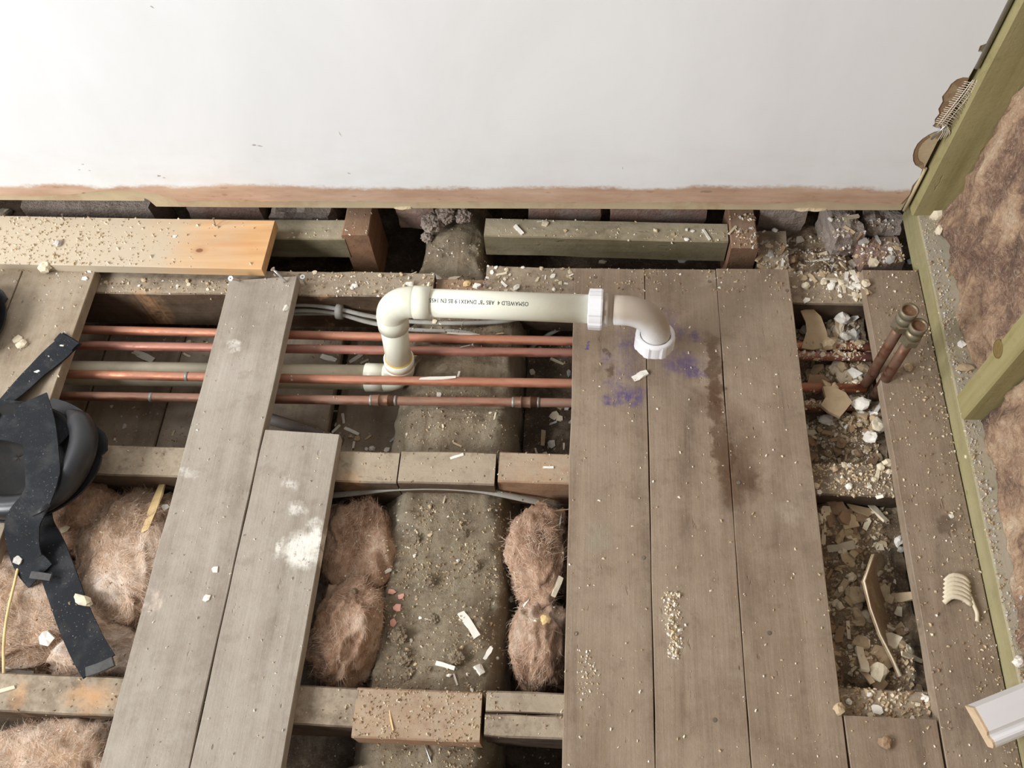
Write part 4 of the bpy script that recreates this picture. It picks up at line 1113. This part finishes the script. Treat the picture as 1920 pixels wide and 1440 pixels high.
LIB = {}
def shape(kind, k, mat):
    key = (kind, k, mat)
    if key in LIB: return LIB[key]
    rs = random.Random(hash((kind, k)) if False else k * 31 + {'flake': 1, 'sliver': 2, 'lump': 3, 'splinter': 4}[kind] * 1000)
    bm = bmesh.new()
    if kind == 'flake':
        n_ = rs.randint(5, 8); th = rs.uniform(.10, .22)
        a = sorted(rs.uniform(0, 6.283) for _ in range(n_)) if False else [6.283 * (i + rs.uniform(-.35, .35)) / n_ for i in range(n_)]
        asp = rs.uniform(.55, 1.0)
        top = [bm.verts.new((math.cos(t) * .5 * rs.uniform(.65, 1.1), math.sin(t) * .5 * asp * rs.uniform(.65, 1.1), th / 2 + rs.uniform(-.05, .05))) for t in a]
        bot = [bm.verts.new((v_.co.x * 1.04 + rs.uniform(-.03, .03), v_.co.y * 1.04, -th / 2)) for v_ in top]
        ct = bm.verts.new((0, 0, th / 2 + .04))
        for i in range(n_):
            bm.faces.new((top[i], top[(i + 1) % n_], ct)); bm.faces.new((top[i], bot[i], bot[(i + 1) % n_], top[(i + 1) % n_]))
        bm.faces.new(bot)
    elif kind in ('sliver', 'splinter'):
        w_ = rs.uniform(.16, .3) if kind == 'sliver' else rs.uniform(.05, .1); th = w_ * rs.uniform(.3, .6)
        xs_ = [-.5, -.2, .15, .5]; rings = []
        for i, x_ in enumerate(xs_):
            j = lambda a=.12: rs.uniform(-a, a) * w_
            e = .75 if i in (0, 3) and kind == 'splinter' else 1
            rings.append([bm.verts.new((x_ + rs.uniform(-.03, .03), s * w_ / 2 * e + j(), u * th / 2 * e + j(.08) + .04 * w_ * math.sin(x_ * 3))) for s, u in ((-1, -1), (1, -1), (1, 1), (-1, 1))])
        for i in range(3):
            for q_ in range(4): bm.faces.new((rings[i][q_], rings[i][(q_ + 1) % 4], rings[i + 1][(q_ + 1) % 4], rings[i + 1][q_]))
        bm.faces.new(rings[0]); bm.faces.new(rings[3])
    else:
        bmesh.ops.create_icosphere(bm, subdivisions=2, radius=.5)
        s3 = Vector((rs.uniform(.8, 1.1), rs.uniform(.6, .9), rs.uniform(.4, .7)))
        for v_ in bm.verts:
            n_ = v_.co.normalized(); v_.co *= 1 + noise.noise(n_ * 1.5 + Vector((k * 3.1, 0, 0))) * .5
            v_.co = Vector((v_.co.x * s3.x, v_.co.y * s3.y, v_.co.z * s3.z))
    bmesh.ops.recalc_face_normals(bm, faces=bm.faces)
    me_ = bpy.data.meshes.new({'flake': 'plaster_chip', 'sliver': 'plaster_sliver', 'lump': 'plaster_lump', 'splinter': 'wood_splinter'}[kind])
    bm.to_mesh(me_); bm.free(); me_.materials.append(DEB[mat]); LIB[key] = me_
    return me_
def place(kind, k, mat, hit, nrm, size, ang, label, cat, group=None, tilt=.15, lift=.35, name=None, sz=None):
    me_ = shape(kind, k, mat)
    o_ = bpy.data.objects.new(name or me_.name, me_); COL.objects.link(o_)
    nn = (nrm * .8 + Vector((random.uniform(-tilt, tilt), random.uniform(-tilt, tilt), .4))).normalized()
    q_ = Vector((0, 0, 1)).rotation_difference(nn)
    zs = [v_.co.z for v_ in me_.vertices]; th = (max(zs) - min(zs))
    sc3 = (size, size, size) if sz is None else sz
    o_.matrix_world = Matrix.Translation(hit + nn * th * sc3[2] * lift) @ q_.to_matrix().to_4x4() @ Matrix.Rotation(ang, 4, 'Z') @ Matrix.Diagonal((*sc3, 1))
    tag(o_, label, cat, group)
    return o_
def at(px, py, kind, k, mat, size, ang, label, cat='chip', sz=None, lift=.35, tilt=.12, name=None):
    h_, n_ = hitpx(px, py)
    if h_ is None: return
    return place(kind, k, mat, h_, n_, size, math.radians(ang), label, cat, None, tilt, lift, name, sz)

# pieces one can pick out in the photograph
at(880, 1172, 'sliver', 1, 'white', .042, -52, 'longest white plastic strip lying on the beam', 'strip', sz=(.043, .04, .03))
at(915, 1225, 'sliver', 2, 'white', .02, 62, 'short white strip on the beam right of the longest strip', 'strip')
at(835, 1248, 'sliver', 3, 'white', .027, -12, 'white strip on the beam left of the broken pair', 'strip')
at(898, 1256, 'flake', 1, 'white', .019, 50, 'irregular white chip below the short strip on the beam')
at(854, 1274, 'sliver', 4, 'white', .016, -65, 'small white strip just above the near joist on the beam', 'strip')
at(727, 1070, 'flake', 2, 'white', .014, 30, 'white chip at the left shoulder of the beam')
at(985, 1133, 'sliver', 5, 'white', .02, 60, 'white sliver in the gap between beam and lower insulation tuft', 'strip')
at(957, 1123, 'flake', 3, 'white', .012, 10, 'small white chip beside the sliver right of the beam')
at(833, 937, 'sliver', 6, 'cream', .013, 80, 'small cream strip below the arching cable on the beam', 'strip')
at(857, 856, 'sliver', 7, 'white', .021, 20, 'white rectangular chip on the middle joist block')
at(1028, 877, 'sliver', 8, 'white', .016, 0, 'white strip on the orange middle joist length', 'strip')
at(404, 1068, 'flake', 4, 'white', .0125, 45, 'upper square white chip on the long loose board')
at(389, 1122, 'flake', 5, 'white', .0125, 40, 'lower square white chip on the long loose board')
at(158, 1127, 'lump', 1, 'cream', .030, -15, 'cream plaster lump resting on the black strap', 'chip', sz=(.03, .02, .018))
at(88, 1197, 'flake', 6, 'white', .024, 20, 'angular white chip on the left insulation below the strap')
at(122, 992, 'flake', 7, 'cream', .017, 30, 'cream chip on insulation just below the knee pad')
at(35, 1257, 'sliver', 9, 'white', .040, -12, 'white strip on the near joist at the left edge', 'strip')
at(12, 1293, 'sliver', 10, 'cream', .024, 20, 'cream strip lying on the near joist at the left edge', 'strip')
tw = tube('wooden_lath_strip', spline([P(38, 1046, -.012), P(28, 1090, -.014), P(14, 1150, -.016), P(7, 1205, -.018), P(7, 1262, -.02)], 14), [.0022] * 15, DEB['wood'], seg=6, solid=False, flat=.6)
tag(tw, 'long thin pale wooden strip standing along the left edge', 'splinter')
at(34, 1050, 'flake', 3, 'grey', .016, 20, 'pale greenish square tag at the top of the thin strip')
at(290, 950, 'splinter', 2, 'wood', .09, -83, 'broad yellow wood splinter beside the long loose board', 'splinter', sz=(.1, .17, .06), lift=.8)
at(310, 952, 'flake', 8, 'white', .014, 0, 'white chip at the left edge of the long loose board')
at(85, 500, 'lump', 2, 'cream', .030, 20, 'pale plaster lump in front of the pine plank edge', 'chip', sz=(.026, .024, .016))
at(12, 402, 'lump', 3, 'cream', .028, 10, 'large plaster lump at the far left of the pine plank')
at(48, 412, 'flake', 9, 'cream', .016, 40, 'tilted plaster flake on the dusty part of the pine plank', tilt=.6)
at(110, 458, 'lump', 4, 'grey', .018, 40, 'elongated grey crumb in the middle of the pine plank')
at(328, 443, 'flake', 10, 'white', .009, 0, 'small white chip on the clean part of the pine plank')
at(168, 509, 'flake', 11, 'white', .011, 0, 'small white chip at the corner of the left floorboard')
at(160, 523, 'flake', 12, 'white', .013, 0, 'white triangular chip near the corner of the left floorboard')
at(33, 637, 'flake', 13, 'cream', .018, 0, 'upper cream plaster chunk on the left floorboard')
at(42, 648, 'lump', 5, 'cream', .018, 20, 'rounded plaster chunk beside the second knee pad')
at(70, 697, 'flake', 14, 'white', .011, 0, 'white chip on the strap lying across the left floorboard')
at(117, 648, 'flake', 2, 'white', .008, 0, 'tiny white chip near the end of the upper strap')
at(536, 578, 'flake', 15, 'white', .016, 70, 'white flake standing at the right edge of the long loose board', tilt=.5)
at(270, 668, 'splinter', 3, 'white', .045, -25, 'white wooden offcut lying below the far copper pipes', 'splinter', sz=(.046, .12, .06))
at(617, 673, 'sliver', 11, 'white', .03, -15, 'white strip on the deck right of the loose board', 'strip')
at(668, 672, 'splinter', 4, 'white', .026, 40, 'thin white strip on the deck beside the riser', 'strip', sz=(.028, .09, .05))
at(628, 771, 'splinter', 5, 'cream', .03, 0, 'thin cream stick on the deck below the nearest copper pipe', 'splinter')
at(644, 785, 'sliver', 12, 'white', .02, -75, 'white strip in the dirt below the soldered coupling', 'strip')
at(660, 809, 'sliver', 13, 'white', .03, -25, 'white strip in the dirt near the middle joist', 'strip')
at(630, 805, 'sliver', 14, 'white', .02, 55, 'white strip beside the end of the shorter loose board', 'strip')
at(663, 836, 'sliver', 15, 'white', .016, 85, 'small white strip touching the middle joist', 'strip')
at(820, 709, 'splinter', 6, 'white', .062, 3, 'long thin white stick behind the third copper pipe', 'splinter', sz=(.06, .06, .04))
at(860, 703, 'sliver', 16, 'white', .014, 80, 'small white strip standing at the end of the thin stick', 'strip')
at(823, 741, 'flake', 16, 'white', .014, 0, 'white chip between the two near copper pipes')
at(868, 627, 'splinter', 7, 'white', .06, 3, 'white stick lying across the grey cables', 'splinter', sz=(.055, .07, .05))
at(1200, 705, 'splinter', 8, 'white', .026, 32, 'white plastic sliver on the purple stained board', 'strip', sz=(.025, .12, .08))
at(1197, 708, 'flake', 17, 'white', .010, 0, 'small white chip beside the sliver on the purple stain')
at(845, 524, 'flake', 18, 'cream', .05, 15, 'large cream paint flake behind the white elbow', sz=(.05, .022, .02), tilt=.4)
at(818, 519, 'flake', 19, 'white', .03, -30, 'curled white flake behind the upper white socket', sz=(.03, .014, .02), tilt=.5)
at(894, 537, 'flake', 1, 'white', .022, -10, 'white chip behind the white horizontal run', sz=(.022, .011, .02))
at(876, 534, 'lump', 6, 'wood', .014, 0, 'orange crumb behind the white horizontal run')
at(770, 535, 'lump', 7, 'white', .015, 0, 'white lump on the far joist beside the elbow')
at(665, 537, 'lump', 8, 'white', .012, 0, 'round white crumb on the far joist left of the elbow')
at(973, 432, 'sliver', 2, 'white', .024, -50, 'white strip on the left part of the long green packer', 'strip')
at(1022, 420, 'flake', 3, 'cream', .015, 20, 'cream block chip on the long green packer')
at(1325, 441, 'sliver', 4, 'white', .026, -65, 'white strip on the right end of the long green packer', 'strip')
at(1373, 432, 'sliver', 5, 'cream', .024, 55, 'cream strip on the timber block at the packer end', 'strip')
at(1283, 488, 'flake', 20, 'white', .034, 0, 'large white flake behind the right floorboards', sz=(.034, .02, .02))
at(1130, 492, 'flake', 21, 'cream', .026, 0, 'curled cream flake at the far end of the right boards', sz=(.024, .014, .02))
at(1572, 618, 'lump', 9, 'cream', .035, 60, 'ridged cream plaster lump beside the tan shard', sz=(.026, .018, .014))
at(1560, 640, 'flake', 22, 'tan', .03, 0, 'pinkish tan plaster piece above the copper pipes')
at(1590, 752, 'sliver', 6, 'cream', .034, 12, 'pale stick lying at the foot of the copper tails', 'strip')
at(1631, 776, 'flake', 23, 'white', .035, -20, 'white torn flake beside the nearer copper tail', sz=(.035, .018, .01))
at(1648, 765, 'sliver', 7, 'white', .034, 62, 'bright white strip leaning behind the nearer copper tail', 'strip', tilt=.5)
at(1645, 800, 'lump', 10, 'cream', .028, -70, 'cream lump at the edge of the right wide board')
at(1586, 525, 'sliver', 8, 'white', .03, 78, 'left one of two white strips on the far joist in the corner', 'strip')
at(1603, 520, 'sliver', 9, 'white', .026, 100, 'right one of two white strips on the far joist in the corner', 'strip')
at(1597, 496, 'flake', 4, 'white', .024, 70, 'upright white block chip behind the far joist in the corner', tilt=.4)
at(1637, 494, 'flake', 24, 'cream', .022, -40, 'cream curled flake at the end of the wide right board')
at(1707, 490, 'flake', 25, 'white', .02, 30, 'bluish white chip by the sole plate corner')
at(1618, 555, 'sliver', 10, 'tan', .05, 25, 'brown broken plaster strip hanging over the far joist', 'strip', lift=1.2)
at(1655, 935, 'sliver', 11, 'white', .035, 78, 'bright white torn strip hanging at the middle joist end', 'strip', lift=1.0, tilt=.4)
at(1645, 888, 'sliver', 12, 'cream', .024, 70, 'cream strip on the middle joist in the right gap', 'strip')
at(1664, 872, 'lump', 11, 'cream', .018, 0, 'cream lump at the right end of the middle joist')
at(1615, 960, 'flake', 26, 'tan', .05, -10, 'pale folded plaster piece below the middle joist', sz=(.05, .024, .016), lift=1.0)
at(1545, 1000, 'sliver', 13, 'cream', .032, 82, 'cream strip lying along the right boards in the near gap', 'strip')
at(1685, 1015, 'lump', 12, 'white', .02, 60, 'white lump beside the wide board in the near gap')
at(1690, 1030, 'flake', 5, 'white', .012, 30, 'small bluish cube chip in the near gap')
at(1655, 1235, 'flake', 27, 'tan', .05, 30, 'rounded tan plaster slab at the foot of the near gap', sz=(.045, .04, .014), lift=.9)
at(1620, 1262, 'sliver', 14, 'tan', .035, -60, 'tan strip at the bottom of the near gap', 'strip')
at(1573, 1330, 'lump', 13, 'tan', .018, 0, 'tan lump on the near joist corner')
at(1643, 1330, 'flake', 28, 'white', .016, -30, 'white chip on the short board end')
at(1658, 1393, 'lump', 14, 'brown', .018, 60, 'brown wood plug in the short board', 'plug')
at(1783, 968, 'flake', 29, 'white', .009, 0, 'small white chip near the damp spot on the wide board')
at(1702, 690, 'lump', 15, 'tan', .016, 80, 'tan crumb against the sole plate on the wide board')
at(1803, 646, 'flake', 6, 'white', .014, 0, 'white chip on the dusty sole plate above the stud')
at(1808, 690, 'lump', 16, 'tan', .026, 0, 'tan plaster lump on the sole plate by the near stud', sz=(.026, .018, .01))
at(1908, 1242, 'lump', 17, 'white', .018, 0, 'white lump above the skirting offcut')
at(735, 1110, 'flake', 7, 'pink', .014, 0, 'upper pink plaster flake at the left of the beam')
at(745, 1140, 'flake', 8, 'pink', .014, 40, 'middle pink plaster flake at the left of the beam')
at(737, 1168, 'flake', 9, 'pink', .014, 80, 'lower pink plaster flake at the left of the beam')
at(752, 1118, 'flake', 10, 'pink', .012, 10, 'small pink plaster flake on the beam shoulder')
at(1022, 1163, 'lump', 18, 'wood', .018, 10, 'orange wood crumb on the lower right insulation tuft')
at(1045, 1100, 'sliver', 15, 'cream', .03, 70, 'cream strip on insulation beside the right boards', 'strip')
at(1048, 958, 'splinter', 9, 'wood', .036, 15, 'pale wood splinter at the top of the right insulation tuft', 'splinter')
at(732, 1345, 'splinter', 10, 'wood', .036, -70, 'orange splinter on the cracked near joist block', 'splinter')
at(665, 1110, 'lump', 19, 'dirt', .012, 0, 'dark crumb on the left insulation tuft')

at(1757, 402, 'lump', 20, 'cream', .026, 40, 'crumbly white plaster dab on the far end of the sole plate')
at(1764, 432, 'lump', 21, 'cream', .018, 70, 'smaller white plaster dab on the sole plate near the corner')

# the curved plasterboard shard standing in the near right gap
V = []; Fc = []
top = [P(1640, 1040, -.03), P(1622, 1090, -.022), P(1634, 1140, -.03), P(1652, 1190, -.038), P(1675, 1235, -.042), P(1690, 1268, -.045)]
low_ = [P(1662, 1040, -.085), P(1664, 1090, -.09), P(1672, 1140, -.092), P(1680, 1190, -.09), P(1686, 1235, -.08), P(1692, 1268, -.062)]
for a, c in zip(top, low_):
    V += [a, a.lerp(c, .5) + Vector((-.003, 0, 0)), c]
for i in range(5):
    for j in range(2): Fc.append((i * 3 + j, i * 3 + j + 1, i * 3 + j + 4, i * 3 + j + 3))
o = mesh_obj('plasterboard_shard', V, Fc, M['plaster_brk'], None, False, False)
md = o.modifiers.new('thick', 'SOLIDIFY'); md.thickness = .0045
tag(o, 'long thin plasterboard shard standing on edge in the near right gap', 'shard')
ed = tube('torn_edge', [p + Vector((-.0015, 0, .001)) for p in top], [.001, .0016, .0010, .0012, .0014, .003], DEB['cream'], seg=5, solid=False); ed.parent = o
def shard(px_, z, th, label, mat='tan', tilt=(0, 0)):
    pts_ = [P(a, c, z) for a, c in px_]; c0_ = sum(pts_, Vector()) / len(pts_)
    o_ = slab('plaster_shard', [(p.x - c0_.x, p.y - c0_.y) for p in pts_], 0, th, DEB[mat], solid=False)
    o_.location = c0_; o_.rotation_euler = (tilt[0], tilt[1], 0)
    return tag(o_, label, 'shard', 'large plaster shards in the right gap')
shard([(1500, 586), (1521, 582), (1538, 598), (1548, 622), (1553, 642), (1546, 652), (1524, 655), (1503, 651), (1512, 622), (1510, 606)], -.046, .004, 'large smooth tan plaster shard in the gap behind the copper tails', 'tan', (.12, -.1))
shard([(1541, 728), (1560, 727), (1584, 738), (1596, 756), (1584, 772), (1572, 786), (1550, 776), (1536, 764), (1546, 748)], -.042, .006, 'broad tan plaster slab at the foot of the copper tails', 'tan', (-.06, .08))
shard([(1515, 706), (1540, 704), (1556, 714), (1530, 726), (1512, 722)], -.062, .004, 'dark brown shard in front of the second copper pipe', 'brown', (.1, .1))
# ribbed scrap of plaster on the wide board
rb = empty('ribbed_scrap', P(1793, 1112, 0)); tag(rb, 'ribbed cream plaster scrap with a tail on the wide right board', 'scrap')
for i in range(6):
    y_ = 1082 + i * 8
    q = tube('rib', spline([P(1772 - i * .5, y_ + 8, .003), P(1785, y_ - 3, .007), P(1805, y_, .006), P(1816 + i, y_ + 12, .003)], 8), min(.0036, .0036), DEB['cream'], seg=6, solid=False); keep(q, rb)
q = tube('tail', spline([P(1818, 1115, .003), P(1826, 1135, .004), P(1832, 1150, .003), P(1832, 1165, .003)], 8), .0026, DEB['cream'], seg=6, solid=False); keep(q, rb)

# countable chips scattered by place: alike within each place
def scatter(n, rect, sizes, kinds, mats, label, group, cat='chip', zmax=None, dens=None):
    c = 0; tries = 0
    while c < n and tries < n * 30:
        tries += 1
        x_ = random.uniform(rect[0], rect[1]); y_ = random.uniform(rect[2], rect[3])
        if dens and random.random() > dens(x_, y_): continue
        h_, n_ = drop(x_, y_)
        if h_ is None or (zmax is not None and h_.z > zmax): continue
        kd = random.choice(kinds)
        mt_ = random.choice(mats); sz_ = random.uniform(*sizes)
        lb_ = ('large ' if sz_ > sizes[0] + .72 * (sizes[1] - sizes[0]) else 'small ') + mt_.replace('wood', 'wooden') + ' ' + {'flake': 'flat plaster chip', 'sliver': 'plaster strip', 'lump': 'plaster lump', 'splinter': 'thin splinter'}[kd] + ' ' + label
        fx = (x_ - rect[0]) / (rect[1] - rect[0]); fy = (y_ - rect[2]) / (rect[3] - rect[2])
        lb_ += ', ' + ('near' if fy < .34 else 'middle' if fy < .67 else 'far') + (' left' if fx < .34 else ' centre' if fx < .67 else ' right')
        place(kd, random.randint(1, 16), mt_, h_, n_, sz_ * (1.5 if kd in ('sliver', 'splinter') else 1), random.uniform(0, 6.28), lb_, cat, group, tilt=.35)
        c += 1
PL = ['white', 'cream', 'cream', 'tan', 'white']
scatter(34, (-.165, -.02, .852, .915), (.006, .014), ['flake', 'sliver', 'flake', 'lump'], PL, 'on the far joist behind the horizontal run', 'chips on the far joist behind the white pipe', zmax=.01)
scatter(22, (-.48, -.26, .852, .902), (.005, .010), ['flake', 'sliver', 'lump'], PL, 'on the far joist left of the white elbow', 'chips on the far joist left of the elbow', zmax=.01)
scatter(14, (-.84, -.615, .855, .885), (.005, .009), ['flake', 'lump'], ['cream', 'tan', 'white'], 'on the far joist between the left boards', 'chips on the far joist between the left boards', zmax=.01)
scatter(46, (.345, .46, .852, .915), (.007, .017), ['flake', 'sliver', 'flake', 'lump'], PL, 'on the far joist by the wide board', 'chips on the far joist in the corner', zmax=.01, dens=lambda x_, y_: .25 + .75 * (x_ > .405))
scatter(74, (.30, .545, .92, 1.03), (.008, .022), ['flake', 'sliver', 'sliver', 'flake', 'lump'], ['white', 'cream', 'tan', 'grey', 'brown'], 'in the rubble under the wall corner', 'rubble under the wall corner', 'rubble', zmax=.0)
scatter(70, (.345, .458, .70, .845), (.010, .028), ['flake', 'sliver', 'lump', 'flake'], ['cream', 'cream', 'tan', 'tan', 'white'], 'in the gap behind the copper tails', 'rubble behind the copper tails', 'rubble', zmax=-.03, dens=lambda x_, y_: .3 + .7 * (x_ > .38))
scatter(58, (.345, .458, .565, .70), (.010, .027), ['flake', 'sliver', 'lump'], ['cream', 'white', 'tan', 'tan', 'brown'], 'in the gap in front of the copper tails', 'rubble before the copper tails', 'rubble', zmax=-.03, dens=lambda x_, y_: .35 + .65 * (x_ > .40))
scatter(96, (.345, .462, .245, .508), (.011, .032), ['flake', 'lump', 'flake', 'sliver'], ['tan', 'tan', 'cream', 'brown', 'cream'], 'in the near right gap', 'rubble in the near right gap', 'rubble', zmax=-.03)
scatter(14, (.345, .456, .512, .558), (.006, .014), ['flake', 'lump'], PL, 'on the middle joist in the right gap', 'chips on the middle joist at right', zmax=.01)
scatter(10, (.345, .456, .200, .238), (.006, .014), ['flake', 'lump'], PL, 'on the near joist in the right gap', 'chips on the near joist at right', zmax=.01)
scatter(16, (-.17, .25, .975, 1.02), (.005, .010), ['flake', 'lump', 'sliver'], PL, 'on the long green packer', 'chips on the long green packer', zmax=.01)
scatter(26, (-.43, -.30, .57, .84), (.006, .014), ['flake', 'sliver', 'splinter', 'lump'], ['white', 'cream', 'tan', 'grey'], 'in the dark dirt left of the beam', 'chips left of the beam', zmax=-.09)
scatter(24, (-.09, -.016, .57, .84), (.008, .02), ['flake', 'sliver'], ['tan', 'grey', 'cream'], 'in the dark bay right of the beam', 'chips right of the beam', zmax=-.09)
scatter(18, (-.29, -.11, .57, .83), (.005, .011), ['flake', 'sliver', 'splinter'], ['white', 'cream', 'tan'], 'on the beam below the copper pipes', 'chips on the beam under the pipes', zmax=-.06)
scatter(26, (-.28, -.11, .215, .50), (.004, .009), ['flake', 'lump', 'splinter'], ['white', 'cream', 'tan'], 'on the dirty beam between the joists', 'chips on the beam between joists', zmax=-.03)
scatter(12, (-.85, -.60, .57, .84), (.006, .013), ['flake', 'sliver'], ['tan', 'grey', 'cream'], 'on the deck below the left copper pipes', 'chips on the deck at left', zmax=-.1)

# ---- crumbs and grit too small and many to count
def crumbs(name, label, n, rect, smin, smax, mats, dens=None, zmax=None, wob=1.0):
    V = []; Fc = []; fm = []; c = 0; tries = 0
    while c < n and tries < n * 12:
        tries += 1
        x_ = random.uniform(rect[0], rect[1]); y_ = random.uniform(rect[2], rect[3])
        if dens and random.random() > dens(x_, y_): continue
        h_, n_ = drop(x_, y_)
        if h_ is None or (zmax is not None and h_.z > zmax): continue
        s = smin + (smax - smin) * random.random() ** 3.2
        b0 = len(V); a = random.uniform(0, 6.28); e = random.uniform(.6, 1.7)
        ca, sa = math.cos(a) * s, math.sin(a) * s
        h2 = s * random.uniform(.4, .9)
        for (u, w_) in ((-1, -.6), (.8, -.9), (1.1, .7), (-.7, .9)):
            u = u * e * random.uniform(.7, 1.1) * .5; w_ = w_ * random.uniform(.6, 1.1) * .5
            V.append((h_.x + u * ca - w_ * sa, h_.y + u * sa + w_ * ca, h_.z - .0003))
        V.append((h_.x + random.uniform(-.2, .2) * s, h_.y + random.uniform(-.2, .2) * s, h_.z + h2))
        V.append((h_.x + .3 * ca, h_.y + .3 * sa, h_.z + h2 * .8))
        Fc += [(b0, b0 + 1, b0 + 5, b0 + 4), (b0 + 1, b0 + 2, b0 + 5), (b0 + 2, b0 + 3, b0 + 4, b0 + 5), (b0 + 3, b0, b0 + 4)]
        m_ = random.randrange(len(mats)); fm += [m_] * 4; c += 1
    o_ = mesh_obj(name, V, Fc, None, None, False, False, [DEB[k] for k in mats], fm)
    return tag(o_, label, 'debris', None, 'stuff')
MX = ['cream', 'white', 'tan', 'tan', 'grey']
crumbs('plaster_crumbs', 'fine plaster crumbs scattered over the right floorboards', 1800, (-.014, .545, .02, .9), .0006, .0042, ['cream', 'tan', 'tan', 'white'], zmax=.05)
crumbs('plaster_crumbs', 'fine crumbs and dust on the wide right board by the sole plate', 2300, (.457, .56, .05, .9), .0007, .0045, ['tan', 'brown', 'tan', 'brown', 'cream'], zmax=.045, dens=lambda x_, y_: .2 + .8 * (max(0, (x_ - .50) / .05)))
crumbs('plaster_crumbs', 'pale dust crumbs along the top of the sole plate', 2600, (.549, .60, .1, .98), .0007, .0045, ['grey', 'grey', 'tan'], zmax=.06)
crumbs('plaster_crumbs', 'fine crumbs on the two grey loose boards', 520, (-.61, -.37, .0, .87), .0007, .0042, ['cream', 'white', 'grey'], zmax=.03)
crumbs('plaster_crumbs', 'plaster crumbs spread over the left end of the pine plank', 1900, (-1.12, -.55, .88, 1.0), .0007, .006, ['cream', 'cream', 'tan'], zmax=.05, dens=lambda x_, y_: min(1, max(.03, (-.62 - x_) / .35)))
crumbs('plaster_crumbs', 'plaster crumbs on the left floorboards', 520, (-1.1, -.85, .4, .887), .0007, .005, ['cream', 'white', 'tan'], zmax=.03, dens=lambda x_, y_: .2 + .8 * max(0, (y_ - .6) / .28))
crumbs('plaster_crumbs', 'chips and crumbs covering the far joist', 2400, (-.85, .46, .85, .917), .0008, .005, ['cream', 'white', 'tan', 'tan', 'brown'], zmax=.0)
crumbs('plaster_crumbs', 'crumbs in the rubble gap beside the copper tails', 3400, (.342, .46, .56, .85), .001, .008, ['cream', 'tan', 'tan', 'white'], zmax=-.045)
crumbs('plaster_crumbs', 'crumbs in the near right rubble gap', 3400, (.342, .46, .2, .51), .001, .008, ['tan', 'tan', 'brown', 'cream'], zmax=-.02)
crumbs('plaster_crumbs', 'crumbs in the rubble under the wall corner', 2600, (.26, .548, .9, 1.03), .001, .007, ['cream', 'tan', 'grey', 'brown', 'white'], zmax=.0)
crumbs('dirt_crumbs', 'dirt clods and grit caked on top of the old beam', 6000, (-.29, -.10, -.0, .50), .0006, .0042, ['brown', 'tan', 'tan', 'cream'], zmax=-.02, dens=lambda x_, y_: .25 + .75 * (noise.noise(Vector((x_ * 22, y_ * 22, 0))) > -.05))
crumbs('dirt_crumbs', 'grit on the beam under the copper pipes', 2600, (-.30, -.09, .56, .98), .0006, .004, ['tan', 'brown', 'cream'], zmax=-.065)
crumbs('plaster_crumbs', 'crumbs on the joist blocks crossing the beam', 300, (-.37, -.01, .50, .566), .0006, .0038, ['tan', 'cream', 'brown'], zmax=-.015)
crumbs('plaster_crumbs', 'dirt and crumbs on the near joist blocks', 320, (-.37, -.01, .145, .216), .0006, .0042, ['tan', 'brown', 'cream'], zmax=-.015)
crumbs('plaster_crumbs', 'dust crumbs on the green packers by the wall', 900, (-.55, .30, .96, 1.03), .0007, .0045, ['cream', 'tan', 'white'], zmax=.01)
crumbs('plaster_crumbs', 'grit on the dark deck and dirt below the copper pipes', 1700, (-.88, -.01, .565, .85), .0008, .005, ['tan', 'grey', 'brown'], zmax=-.09)
crumbs('plaster_crumbs', 'crumbs caught on the insulation between the joists', 1300, (-.9, -.01, .03, .5), .0006, .0045, ['cream', 'white', 'tan'], zmax=-.03)
crumbs('plaster_crumbs', 'crumbs on the left near joist and middle joist', 420, (-.85, -.6, .15, .56), .0006, .004, ['cream', 'tan', 'brown'], zmax=-.015)
c_ = P(1262, 1165)
crumbs('plaster_crumbs', 'smear of crushed plaster crumbs on the middle right board', 420, (c_.x - .014, c_.x + .012, c_.y - .05, c_.y + .04), .0008, .006, ['cream', 'cream', 'white', 'tan'], zmax=.02, dens=lambda x_, y_: math.exp(-((x_ - c_.x - .1 * (c_.y - y_) * .3) / .009) ** 2))
c2_ = P(1100, 1265)
crumbs('plaster_crumbs', 'small spill of crumbs on the left edge of the right boards', 160, (c2_.x - .016, c2_.x + .02, c2_.y - .04, c2_.y + .04), .0007, .004, ['cream', 'white', 'tan'], zmax=.02, dens=lambda x_, y_: math.exp(-((x_ - c2_.x) / .012) ** 2 - ((y_ - c2_.y) / .025) ** 2))
crumbs('plaster_crumbs', 'plaster crumbs and dust on the middle joist in the right gap', 700, (.342, .457, .51, .56), .0008, .006, ['cream', 'tan', 'cream', 'tan'], zmax=-.01)
